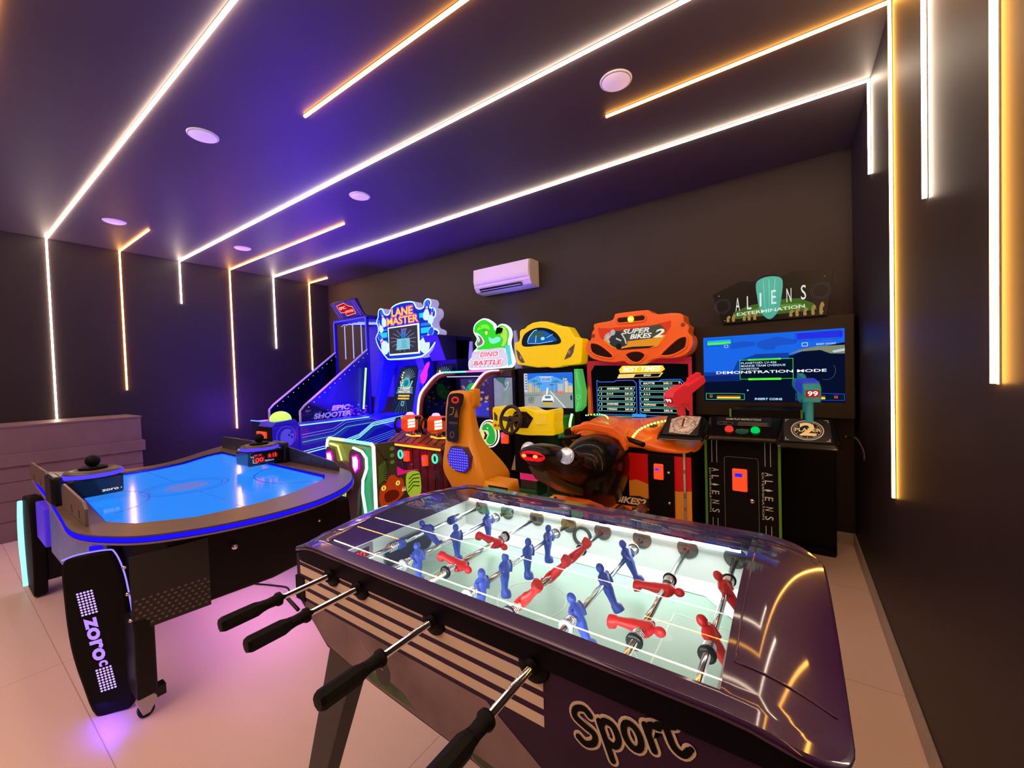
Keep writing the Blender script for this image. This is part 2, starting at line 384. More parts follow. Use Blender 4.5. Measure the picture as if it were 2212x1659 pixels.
HL = mat('hockey_line', (.02, .06, .3), .2, emit=(.008, .07, .45), es=1.0); HG = mat('hockey_grey', (.1, .12, .3), .2, emit=(.06, .13, .48), es=1.0)
m = MB(); m.prism(inn, .77, .800, SURF)
for r, w in ((.235, .008), (.200, .006)):
    m.line([(x, y) for x, y in circ(-3.43, .995, r, r, 48)], w, .8, HL, True, .0006)
m.poly(circ(-3.43, .995, .12, .12, 40), .8, HG, .0006)
m.line([(-4.33, .995), (-3.665, .995)], .005, .8, HL, t=.0006); m.line([(-3.195, .995), (-2.49, .995)], .005, .8, HL, t=.0006)
m.line([(x, y) for x, y in circ(-3.45, .53, .36, .26, 20, 0.15, PI - .15)], .010, .8, HL, t=.0006)
m.line([(x, y) for x, y in circ(-3.1, 1.62, .38, .30, 20, PI + .15, 2 * PI - .15)], .012, .8, HL, t=.0006)
m.build('playing_surface', t)
m = MB(); ring(m, inset(inn, -.002), inset(inn, .012), .800, .8045, BLUD, n=120); m.build('inner_light_line', t)
# rim segment joints
# cabinet under the rim
m = MB(); m.prism([(-4.75, .50), (-2.62, .46), (-2.40, .62), (-2.36, 1.05), (-2.46, 1.5), (-2.70, 1.66), (-4.9, 1.74), (-4.52, 1.1)], .42, .785, DBLK)
m.build('cabinet', t, bevel=.01)
MESH = mat('perforated_black', (.02, .018, .02), .5)
FXc = frame((-2.400, .60, .42), (.050, .45, 0), (0, 0, 1)); HOLE = mat('hole_grey', (.16, .12, .12), .6)
m = MB(FXc); m.rect(-.12, .165, -.01, .325, .001, MESH, .006)
for i in range(11):
    for j in range(7):
        m.poly(circ(-.105 + i * .025 + (j % 2) * .0125, .012 + j * .019, .0065, .0055, 6), .0072, HOLE, .0008)
m.build('grille_panel', t)
m = MB(FXc)
for x, y in ((-.135, .29), (-.13, .17), (-.125, .05), (.70, .25)): m.lathe([(0, .018), (.006, .016), (.008, .008)], (x, y, 0), CHR, n=10)
m.build('screws', t)
m = MB(FXc); m.lathe([(0, .03), (.012, .028), (.016, .02), (.016, .0)], (.27, .245, 0), CHR, n=16); m.build('lock', t)
# end legs
def end_leg(cx, cy, lab, face):
    """leg with a bulging outline; face = panel graphics"""
    L = []
    prof = [(.0, .13), (.1, .165), (.25, .195), (.42, .205), (.60, .185), (.715, .15)]
    lf = [(cx - w, cy, z) for z, w in prof]
    m = MB(); pts = spline([(-.125, .012), (-.165, .15), (-.20, .36), (-.195, .58), (-.165, .695), (.05, .71), (.12, .715), (.165, .67), (.205, .45), (.20, .25), (.165, .06), (.12, .0), (.0, -.0), (-.08, .0)], 4)
    pts = [(cx + x, max(.012, z)) for x, z in pts]
    m.prism(pts, cy - .035, cy + .035, BLKM, 'y'); o = m.build('end_panel', t, bevel=.012)
    m = MB(); e = [p for p in pts if p[1] > .1]
    m.box(cx - .10, cx + .13, cy + .035, cy + .24, .10, .70, DBLK); m.build('leg', t, bevel=.01)
    return o
LGF = frame((-2.58, .44, 0), (.6, .8, 0), (0, 0, 1))
m = MB(LGF); m.prism(spline([(-.073, .004), (-.116, .163), (-.148, .34), (-.161, .552), (-.158, .72), (-.10, .742), (-.03, .750), (.017, .742), (.048, .65), (.064, .53), (.077, .352), (.078, .155), (.066, .02), (.0, .0)], 4), -.05, 0, BLKM); lo = m.build('end_panel', t, bevel=.012)
m = MB(); m.box(-2.62, -2.40, .48, .555, .10, .46, DBLK); m.build('leg', t, bevel=.01)
m = MB(LGF); m.tube(spline([(-.158, .735, -.004), (-.10, .752, -.004), (.0, .757, -.004), (.03, .74, -.004), (.058, .65, -.004), (.074, .53, -.004), (.088, .352, -.004), (.088, .155, -.004), (.080, .03, -.004)], 6, False), .0035, C(.35, .22, 1, 1.2), 6); m.build('edge_glow', lo)
lo2 = end_leg(-4.62, .42, '', 0)
CYL = C(.35, .85, .95, 1.3)
m = MB(); m.tube(spline([(-4.79, .375, .66), (-4.825, .372, .5), (-4.83, .372, .32), (-4.79, .375, .15), (-4.74, .375, .03)], 6, False), .016, CYL, 6); m.build('edge_glow', lo2)
# vertical lettering and dot grids on the near leg
VIO = C(.42, .22, 1, 1.25); VIO2 = C(.60, .40, 1, 1.3)
TL = math.atan2(.065, .45); LF = LGF @ Matrix.Translation((-.080, .585, .0005)) @ Matrix.Rotation(TL, 4, 'Z'); m = MB(LF)
for z0 in (-.105, -.470):
    for i in range(5):
        for j in range(9): m.poly(circ(-.030 + i * .0125, z0 + j * .0125, .0048, .0045, 6), 0, VIO2)
m.text('zoro', -.002, -.225, .062, VIO, rot=-PI / 2, w=.205, bold=.035, z=0)
m.text('c', .004, -.345, .045, VIO, rot=-PI / 2, bold=.03)
m.build('lit_lettering', lo)
m = MB(); m.box(-2.72, -2.28, .345, .40, .0, .004, BLUD); 
# coin/score box on the near side between the legs
m = MB(); m.box(-4.28, -3.95, .40, .50, .48, .73, mat('violet_box', (.08, .03, .35), .4, emit=(.05, .02, .8), es=.5)); m.build('coin_box', t, bevel=.008)
m = MB(); m.box(-3.9, -2.68, .42, .46, .46, .76, mat('printed_side', (.06, .06, .12), .4, emit=(.10, .12, .35), es=.35, noise=(9, .6))); m.build('side_graphic', t)
m = MB(); m.box(-2.70, -2.66, .405, .445, .44, .76, BLUD); m.build('corner_light', t)
# caster
m = MB(); m.cyl((-2.45, .515, .03), (-2.425, .515, .03), .03, BLK, n=20); m.build('caster_wheel', t)
m = MB(); m.prism([(.475, .10), (.50, .02), (.525, .02), (.56, .075), (.54, .10), (.50, .12)], -2.420, -2.412, STEEL, 'x'); m.box(-2.455, -2.41, .55, .585, .07, .12, BLK); m.build('caster_bracket', t, bevel=.003)
# far legs
for cx, cy in ((-2.62, 1.52), (-4.72, 1.68)):
    m = MB(); m.prism([(cx - .13, 0), (cx - .17, .3), (cx - .15, .70), (cx + .13, .70), (cx + .17, .3), (cx + .12, 0)], cy - .03, cy + .09, DBLK, 'y'); m.build('leg', t, bevel=.01)
# guards
GRD = mat('guard_grey', (.16, .12, .10), .35)
GRB = mat('guard_dark', (.03, .03, .045), .35)
def guard(x0, x1, y, h, m1, slots, lean):
    m = MB(); s = 1 if y > 1 else -1
    h1 = h * lean; P = [(x0, .822), (x0, .822 + h - .02), (x0 + .03, .822 + h), (x1 - .05, .822 + h1), (x1, .822 + h1 - .03), (x1, .822)]
    m.prism(P, y - .007, y + .007, m1, 'y')
    for sx in slots: m.prism([(sx, .84), (sx + .012, .84), (sx + .002, .84 + h * .32), (sx - .010, .84 + h * .32)], y - .0085, y + .0085, BLK, 'y')
    m.build('goal_guard', t, bevel=.004)
guard(-4.75, -4.0, .435, .13, GRD, (-4.55, -4.25), 1.); guard(-3.42, -2.84, .425, .14, GRD, (-3.15, -2.97), .82)
guard(-4.95, -4.10, 1.76, .12, GRB, (-4.6,), 1.); guard(-3.55, -2.78, 1.725, .125, GRB, (-3.35, -3.15, -2.95), .5)
# scoreboards
def score(cy, s, mirror):
    cx = -3.58; o0 = cy + s * .15
    m = MB()
    m.prism([(cx - .14, .835), (cx - .15, .957), (cx + .10, .957), (cx + .085, .835)], min(cy - s * .12, cy + s * .14), max(cy - s * .12, cy + s * .14), BLKG, 'y')
    b = m.build('scoreboard', t, bevel=.015, seg=3)
    m = MB(); m.prism([(cx - .12, .822), (cx - .12, .99), (cx + .10, .99), (cx + .10, .822)], min(cy + s * .14, cy + s * .19), max(cy + s * .14, cy + s * .19), BLK, 'y'); m.build('bracket', b, bevel=.015)
    m = MB(); m.lathe([(0, .955), (.130, .955), (.138, .960), (.138, .974), (.132, .979)], (cx, cy, 0), BLUL, n=40); m.build('ring_light', b)
    m = MB(); m.lathe([(.131, .979), (.128, .990), (.095, .998), (.07, .992), (0, .992)], (cx, cy, 0), mat('dish', (.10, .075, .06), .35), n=40); m.build('dish', b)
    return b
sb1 = score(.575, -1, 0); sb2 = score(1.53, 1, 1)
m = MB(FX(-3.488, .575)); m.text('zoro', .055, .867, .018, C(.75, .8, .85), bold=.02, w=.075); m.text('c', .105, .867, .014, C(.75, .8, .85)); m.build('lettering', sb1)
m = MB(FX(-3.486, 1.53))
for s_, x, y in (('00', -.055, .932), ('00', -.045, .882), ('6 15', .055, .905)):
    m.rect(x - .040, x + .040, y - .022, y + .022, .0, mat('led_window', (.08, .005, .005), .3, emit=(.3, .01, .01), es=.4), .001); m.text(s_, x, y, .032, REDL, z=.001, bold=.01, w=.060)
lt = C(.7, .75, .8); m.text('VS', -.095, .912, .018, lt); m.text('MyScore', .03, .868, .014, lt, shear=.3); m.line([(-.085, .94), (-.09, .945), (-.09, .952)], .003, 0, lt); m.line([(-.09, .895), (-.09, .865), (-.06, .862)], .003, 0, lt)
m.build('score_display', sb2)
def mallet(lb):
    t2 = thing('air_hockey_mallet', lb, 'mallet', (0, 0, 0), 'air hockey mallets')
    MB().lathe([(0, .0), (.062, 0), (.066, .004), (.066, .016), (.060, .019), (.048, .012), (.03, .010), (.018, .016), (.015, .03)], (0, 0, 0), BLKM, n=32).build('base', t2)
    MB().ell((0, 0, .052), (.036, .036, .036), BLKM, 20).build('knob', t2); return t2
ma = mallet('black mallet resting on top of the left scoreboard'); ma.location = (-3.58, .575, .9925)
mb_ = copy_tree(ma); mb_.location = (-3.58, 1.53, .9925); mb_['label'] = 'black mallet resting on top of the right scoreboard with red digits'
# lamp washes the floor from under the table (violet under-table LEDs)
area('under_table_violet_leds', (-2.50, .40, .06), .24, .30, (.12, .03, 1), size_y=.03)
area('hockey_table_blue_glow', (-3.45, 1.05, .84), 1.6, 4, (.08, .25, 1), rot=(PI, 0, 0), size_y=.9)
area('hockey_under_glow', (-2.9, 1.2, .38), 1.2, 5, (.8, .35, .85), size_y=.6)
# power cable on the floor
MB().tube(spline([(-2.75, 1.46, .42), (-2.72, 1.46, .20), (-2.80, 1.44, .02), (-2.95, 1.42, .006), (-3.04, 1.434, .006), (-3.19, 1.382, .006), (-3.32, 1.33, .006), (-3.36, 1.36, .006)], 6, False), .006, BLK, 6).build('power_cord', hk)

# ================================================================== foosball table
t = fb = thing('foosball_table', 'dark purple foosball table with a brightly lit playfield under glass', 'foosball table', (-.64, 1.03, 0))
PUR = mat('purple_shell', (.034, .004, .060), .45, coat=1, noise=(400, .25), spec=.3, cr=.07)
PURD = mat('purple_dark', (.004, .0015, .008), .45, coat=.0, spec=.06)
PURV = mat('purple_panel', (.036, .007, .052), .5, spec=.25, noise=(5, .2))
FX0, FX1, FY0, FY1, FZ = -1.345, .060, .645, 1.408, 1.0
IX0, IX1, IY0, IY1 = -1.185, -.098, .684, 1.368
yc, hh = (FY0 + FY1) / 2, (FY1 - FY0) / 2
def arch(x, y):
    a = .038 * max(0, 1 - ((y - yc) / (hh - .039)) ** 2)
    e = 0.
    if x > IX1: e = ((x - IX1) / (FX1 - IX1)) ** 2 * .038
    if x < IX0: e = ((IX0 - x) / (IX0 - FX0)) ** 2 * .045
    return FZ + a * (1 - .35 * (e / .04)) - e
R_ = .075
def clampc(x, y):     # rounded outer corners
    for cx, sx in ((FX0 + R_, -1), (FX1 - R_, 1)):
        for cy, sy in ((FY0 + R_, -1), (FY1 - R_, 1)):
            if (x - cx) * sx > 0 and (y - cy) * sy > 0:
                dx, dy = x - cx, y - cy; r = max(abs(dx), abs(dy)); l = math.hypot(dx, dy)
                if l > 1e-9: return cx + dx / l * r, cy + dy / l * r
    return x, y
def grid(mb, xs, ys, m, hole=None, zf=arch, dz=0., smooth=True):
    vs = []; fs = []
    for y in ys:
        for x in xs:
            X, Y = clampc(x, y) if hole else (x, y); vs.append((X, Y, zf(X, Y) + dz))
    n = len(xs)
    for j in range(len(ys) - 1):
        for i in range(n - 1):
            cx, cy = (xs[i] + xs[i + 1]) / 2, (ys[j] + ys[j + 1]) / 2
            if hole and IX0 < cx < IX1 and IY0 < cy < IY1: continue
            fs.append((j * n + i, j * n + i + 1, (j + 1) * n + i + 1, (j + 1) * n + i))
    mb.add(vs, fs, m, smooth)
lin = lambda a, b, n: [a + (b - a) * k / n for k in range(n + 1)]
xs = lin(FX0, FX0 + R_, 6) + lin(FX0 + R_, IX0, 5)[1:] + lin(IX0, IX1, 14)[1:] + lin(IX1, FX1 - R_, 5)[1:] + lin(FX1 - R_, FX1, 6)[1:]
ys = lin(FY0, IY0, 4) + lin(IY0, FY0 + R_, 2)[1:] + lin(FY0 + R_, FY1 - R_, 22)[1:] + lin(FY1 - R_, IY1, 2)[1:] + lin(IY1, FY1, 4)[1:]
m = MB(); grid(m, xs, ys, PUR, True)
# rolled outer edge and skirt
def border(n=16):
    B = []
    for x in lin(FX0 + R_, FX1 - R_, 30): B.append((x, FY0))
    for k in range(1, 8): a = -PI / 2 + PI / 2 * k / 8; B.append((FX1 - R_ + R_ * math.cos(a), FY0 + R_ + R_ * math.sin(a)))
    for y in lin(FY0 + R_, FY1 - R_, 24): B.append((FX1, y))
    for k in range(1, 8): a = PI / 2 * k / 8; B.append((FX1 - R_ + R_ * math.cos(a), FY1 - R_ + R_ * math.sin(a)))
    for x in lin(FX1 - R_, FX0 + R_, 30): B.append((x, FY1))
    for k in range(1, 8): a = PI / 2 + PI / 2 * k / 8; B.append((FX0 + R_ + R_ * math.cos(a), FY1 - R_ + R_ * math.sin(a)))
    for y in lin(FY1 - R_, FY0 + R_, 24): B.append((FX0, y))
    for k in range(1, 8): a = PI + PI / 2 * k / 8; B.append((FX0 + R_ + R_ * math.cos(a), FY0 + R_ + R_ * math.sin(a)))
    return B
B = border(); cen = Vector((-.64, yc))
def offb(p, d):
    q = Vector(p); nx = max(FX0 + R_, min(FX1 - R_, q.x)); ny = max(FY0 + R_, min(FY1 - R_, q.y)); v = q - Vector((nx, ny)); v.normalize(); return q + v * d
secs = []
for d, dz, ab in ((0, 0, 0), (.004, -.003, 0), (.006, -.008, 0), (.004, -.013, 0), (-.004, -.016, 0)):
    secs.append([(*offb(p, d), arch(*p) + dz) for p in B])
m.loft(secs, PUR, cap=False)
# raised crease lines on the two end caps
m.build('top_shell', t)
m = MB(); m.loft([[(*offb(p, -.004), arch(*p) - .015) for p in B], [(*offb(p, -.006), .934) for p in B]], PURD, cap=False); m.build('skirt_band', t)
m = MB(); m.tube([(IX1 + .014, y, arch(IX1 + .014, y) + .0005) for y in lin(FY0 + .10, FY1 - .10, 20)], .0018, PUR, 6); m.build('end_cap_crease', t)
for y in (FY0 + .10, FY1 - .10):
    m = MB(); m.tube([(x, y, arch(x, y) + .0005) for x in lin(IX1 + .014, FX1 - .012, 8)], .002, PUR, 6); m.build('end_cap_crease', t)
    m = MB(); m.tube([(x, y, arch(x, y) + .0005) for x in lin(FX0 + .02, IX0 - .014, 8)], .002, PUR, 6); m.build('end_cap_crease', t)
# glass
m = MB(); grid(m, lin(IX0, IX1, 24), lin(IY0, IY1, 16), glass('cover_glass', (.97, .99, .98), 0, .9), None, dz=-.003); m.build('glass_cover', t)
# inner lip
m = MB()
for a, b in (((IX0, IY0), (IX1, IY0)), ((IX1, IY0), (IX1, IY1)), ((IX1, IY1), (IX0, IY1)), ((IX0, IY1), (IX0, IY0))):
    P = [(a[0] + (b[0] - a[0]) * k / 16, a[1] + (b[1] - a[1]) * k / 16) for k in range(17)]
    m.add([(x, y, arch(x, y)) for x, y in P] + [(x, y, .950) for x, y in P], [(k, k + 1, 18 + k, 17 + k) for k in range(16)], PURV)
m.build('inner_lip', t)
# body walls
WIN = mat('inner_wall', (.62, .64, .63), .5); FLD = mat('playfield_green', (.30, .46, .38), .4)
HZ = .928
X0, X1, Y0, Y1 = -1.325, .045, .660, 1.395
side = [(X0, .945), (X1, .945), (X1, .58), (-.40, .615), (-.67, .650), (-.95, .668), (-1.165, .695), (X0, .805)]
m = MB(); m.prism(side, Y0, Y0 + .035, PURV, 'y'); m.build('near_side_wall', t, bevel=.003)
m = MB(); m.prism(side, Y1 - .035, Y1, PURV, 'y'); m.build('far_side_wall', t, bevel=.003)
m = MB(); m.box(X0, X0 + .03, Y0 + .035, Y1 - .035, .80, .945, PURV); m.box(X1 - .03, X1, Y0 + .035, Y1 - .035, .60, .945, PURV)
low = [(X0 + .03, .80), (X1 - .03, .80), (X1 - .03, .60), (-.40, .625), (-.67, .66), (-.95, .68), (-1.165, .705)]
m.prism(low, Y0 + .035, Y1 - .035, PURV, 'y'); m.build('body', t)
# white lit interior
wl, wr, wn, wf = -1.215, -.112, .698, 1.358
m = MB()
m.box(wl - .006, wl, wn, wf, .80, .955, WIN); m.box(wr, wr + .006, wn, wf, .80, .955, WIN)
m.box(wl, wr, wn - .003, wn, .80, .955, WIN); m.box(wl, wr, wf, wf + .003, .80, .955, WIN)
# sloped corner banks
WB = mat('white_bank', (.80, .82, .82), .4)
for (x, y, sx, sy) in ((wl, wn, 1, 1), (wl, wf, 1, -1), (wr, wn, -1, 1), (wr, wf, -1, -1)):
    m.add([(x, y, .812), (x + sx * .16, y, .812), (x, y + sy * .16, .812), (x, y, .835)], [(0, 1, 3), (0, 3, 2), (1, 2, 3)], WB)
m.add([(wl, wf, .835), (wr, wf, .835), (wr, wf - .045, .812), (wl, wf - .045, .812)], [(0, 1, 2, 3)], WB)
m.add([(wl, wn, .835), (wr, wn, .835), (wr, wn + .045, .812), (wl, wn + .045, .812)], [(0, 3, 2, 1)], WB)
m.build('playfield_walls', t)
m = MB(); m.box(wl, wr, wn, wf, .8005, .810, FLD)
FLL = mat('field_line', (.48, .62, .54), .4); cx, cy = (wl + wr) / 2, (wn + wf) / 2
m.line(circ(cx, cy, .105, .105, 40), .004, .810, FLL, True, .0006); m.line([(cx, wn + .05), (cx, wf - .05)], .003, .810, FLL, t=.0006)
for sx, x in ((1, wl), (-1, wr)):
    m.line([(x, cy - .15), (x + sx * .17, cy - .15), (x + sx * .17, cy + .15), (x, cy + .15)], .004, .810, FLL, t=.0006)
    m.line([(x + sx * (.17 + .06 * math.cos(a)), cy + .10 * math.sin(a)) for a in lin(-PI / 2, PI / 2, 14)], .004, .810, FLL, t=.0006)
m.build('playfield', t)
# goals, score display, ball hole
for x, s in ((wl, 1), (wr, -1)):
    m = MB(frame((x + .001 * s, cy, .81), (0, s, 0), (0, 0, 1))); m.prism(rrect(-.115, .115, .002, .088, .03), 0, .002, mat('goal_dark', (.02, .025, .03), .5))
    m.line(rrect(-.115, .115, .002, .088, .03), .005, .001, mat('goal_trim', (.15, .18, .2), .4), True, .003); m.build('goal_mouth', t)
m = MB(frame((wl + .001, .80, .90), (0, 1, 0), (0, 0, 1))); m.rect(-.065, .065, -.03, .032, 0, mat('score_grey', (.20, .17, .19), .4), .004)
m.rect(-.045, .05, -.020, .022, .004, mat('score_window', (.05, .02, .03), .2), .001); m.text('00', .012, .0, .030, REDL, z=.005, bold=.01); m.build('score_display', t)
m = MB(); m.lathe([(.038, -.001), (.038, .006), (.028, .007), (.026, -.0005), (0, -.0005)], (-.645, wf, .893), mat('hole_black', (.03, .03, .03), .35), (0, -1, 0), 28); m.build('ball_return', t)
# LED light under the top shell
FLED = glow('field_led', (.93, 1, .97), 7)
area('field_light_near', (-.66, .74, .952), 1.0, 2.2, (.93, 1, .97), rot=(.5, 0, 0), size_y=.02); area('field_light_far', (-.66, 1.31, .952), 1.0, 2.2, (.93, 1, .97), rot=(-.5, 0, 0), size_y=.02)
m = MB(); m.box(wl + .02, wr - .02, wf - .008, wf, .950, .956, FLED); m.build('led_strip', t)
m = MB(); m.box(wl + .02, wr - .02, wn, wn + .008, .950, .956, FLED); m.build('led_strip', t)
# side stripes and lettering
CRM = mat("cream_vinyl", (.88, .74, .56), .5)
m = MB(FR(Y0 - .0003))
for z0, z1 in ((.920, .931), (.882, .908), (.847, .869), (.811, .833)):
    m.prism([(-1.30, z0 + .004), (-.405, z0), (-.405, z1), (-1.30, z1 + .004)], 0, .0009, CRM)
m.build('side_stripes', t)
GRY = mat('side_photo', (.27, .18, .19), .5, noise=(4, .35)); GRN = mat('side_photo_green', (.06, .16, .04), .5, noise=(9, .6))
m = MB(FR(Y0 - .0003)); m.prism([(-1.28, .804), (-.55, .800), (-.30, .66), (-.40, .622), (-.67, .656), (-.95, .674), (-1.16, .703), (-1.28, .775)], 0, .0006, GRY)
m.prism([(-1.02, .695), (-.90, .712), (-.82, .70), (-.78, .675), (-.95, .678)], .0006, .0010, GRN); m.prism([(-.62, .665), (-.50, .66), (-.40, .628), (-.58, .648)], .0006, .0010, GRN); m.prism(circ(-.90, .722, .03, .034, 18), .001, .0013, mat('photo_shadow', (.035, .03, .04), .5))
m.line([(-1.0, .78), (-.93, .735), (-.90, .73)], .004, .001, mat('scratch', (.4, .3, .28), .5), t=.0004)
m.build('side_photo_print', t)
m = MB(FR(Y0 - .0003)); LBK = mat('logo_black', (.002, .002, .003), .5, spec=.1)
STK = [spline([(.036, .043), (.029, .054), (.014, .053), (.008, .041), (.019, .028), (.032, .015), (.027, .002), (.011, -.001), (.002, .009)], 4, False),
       [(.049, .036), (.049, -.022)], spline([(.049, .028), (.058, .037), (.070, .030), (.071, .010), (.061, .0), (.050, .007)], 4, False), circ(.096, .018, .0115, .019, 20) + [(.1075, .018)],
       [(.122, .036), (.122, .0)], spline([(.122, .024), (.130, .036), (.141, .033)], 4, False), spline([(.152, .054), (.152, .030), (.153, .008), (.162, -.001), (.172, .005)], 4, False), [(.141, .037), (.164, .037)]]
def lay(P): c_, s_ = math.cos(.38), math.sin(.38); return [(-.330 + 1.2 * x * c_ - 1.1 * y * s_, .820 + 1.2 * x * s_ + 1.1 * y * c_) for x, y in P]
def ribbon(mb, P, w, z, mm, t=.0007):
    P = [Vector(q_) for q_ in P]; closed = (P[0] - P[-1]).length < 1e-4; n = len(P) - (1 if closed else 0); N = []
    for i in range(n):
        d = (P[(i + 1) % n] - P[i - 1]) if closed else (P[min(i + 1, n - 1)] - P[max(i - 1, 0)])
        d.normalize(); N.append(Vector((-d.y, d.x)) * w / 2)
    if closed:
        vs = [(*(P[i] + N[i]), z + t) for i in range(n)] + [(*(P[i] - N[i]), z + t) for i in range(n)]
        mb.add(vs, [(i, n + i, n + (i + 1) % n, (i + 1) % n)[::-1] for i in range(n)], mm); return
    def cap(c, v, k=7): return [tuple(c + Vector((v.x * math.cos(a_) + v.y * math.sin(a_), -v.x * math.sin(a_) + v.y * math.cos(a_)))) for a_ in [PI * j / k for j in range(1, k)]]
    mb.prism([tuple(P[i] + N[i]) for i in range(n)] + cap(P[-1], N[-1]) + [tuple(P[i] - N[i]) for i in range(n - 1, -1, -1)] + cap(P[0], -N[0]), z, z + t, mm)
for w_, z_, mm in ((.0215, 0, CRM), (.0112, .0016, LBK)):
    for k, P_ in enumerate(STK): ribbon(m, lay(P_), w_, z_ + k * .00012, mm)
m.build('side_lettering', t)
m = MB()
for x, y, z in ((-.137, Y0, .905), (-.60, Y0 - .0, .944), (-1.235, Y0, .950)): m.lathe([(0, .004), (.004, .003), (.006, 0)], (x, y, z), BLKM, (0, -1, 0), 10)
m.build('bolts', t)
m = MB(); m.box(X0 - .004, X0 + .05, Y0 - .004, Y0 + .03, .80, .875, BLKM); m.cyl((X0 - .03, Y0 - .02, .80), (X0 + .04, Y0 - .02, .78), .006, BLK, n=8); m.build('corner_bracket', t, bevel=.002)
# legs
LEG = mat('leg_black', (.022, .018, .020), .45)
for sx, x in ((-1, -1.10), (1, -.18)):
    for y in (.70, 1.34):
        dx = sx * .24; m = MB(); w0, w1, d0_, d1_ = .065, .038, .03, .024; yb = y + (-.02 if y < 1 else .02)
        m.loft([[(x - w0, y - d0_, .70), (x + w0, y - d0_, .70), (x + w0, y + d0_, .70), (x - w0, y + d0_, .70)], [(x + dx - w1, yb - d1_, .03), (x + dx + w1, yb - d1_, .03), (x + dx + w1, yb + d1_, .03), (x + dx - w1, yb + d1_, .03)]], LEG, False)
        o = m.build('leg', t, bevel=.004); MB().lathe([(0, 0), (.035, 0), (.035, .012), (.012, .016), (.012, .035)], (x + dx, yb, 0), BLK, n=18).build('foot', o)
# ---- rods and players
BLP = mat('player_blue', (.035, .07, .42), .38); REP = mat('player_red', (.62, .012, .015), .38)
def player(mb, y, tilt, M):
    """figure standing on z axis, rod axis = y; local up +z"""
    c, s = math.cos(tilt), math.sin(tilt)
    T = Matrix(((c, 0, -s, 0), (0, 1, 0, y), (s, 0, c, 0), (0, 0, 0, 1)))
    keep = mb.M; mb.M = keep @ T
    z_ = .88; q = lambda z, rx, ry, x=0: [(x + rx * math.cos(2 * PI * k / 10), ry * math.sin(2 * PI * k / 10), z * z_) for k in range(10)]
    mb.loft([q(-.090, .012, .014, .004), q(-.088, .016, .015, .006), q(-.072, .015, .014, .004), q(-.066, .009, .010), q(-.045, .010, .013), q(-.025, .013, .016), q(-.012, .013, .014), q(.0, .014, .019), q(.016, .014, .024), q(.024, .011, .018), q(.028, .007, .008), q(.033, .007, .007)], M)
    mb.ell((.001, 0, .037), (.0115, .0105, .0135), M, 12); mb.ell((.011, 0, .036), (.003, .003, .003), M, 6)
    for sy in (-1, 1): mb.tube([(0, sy * .020, .018), (.004, sy * .025, .004), (.010, sy * .016, -.010)], [.007, .006, .0045], M, 8)
    mb.M = keep
def spring(mb, y0, y1, r=.0125, turns=5):
    mb.tube([(r * math.cos(2 * PI * turns * k / 60), y0 + (y1 - y0) * k / 60, r * math.sin(2 * PI * turns * k / 60)) for k in range(61)], .0018, CHR, 5)
RX = [-1.119, -.983, -.840, -.700, -.565, -.425, -.281, -.147]
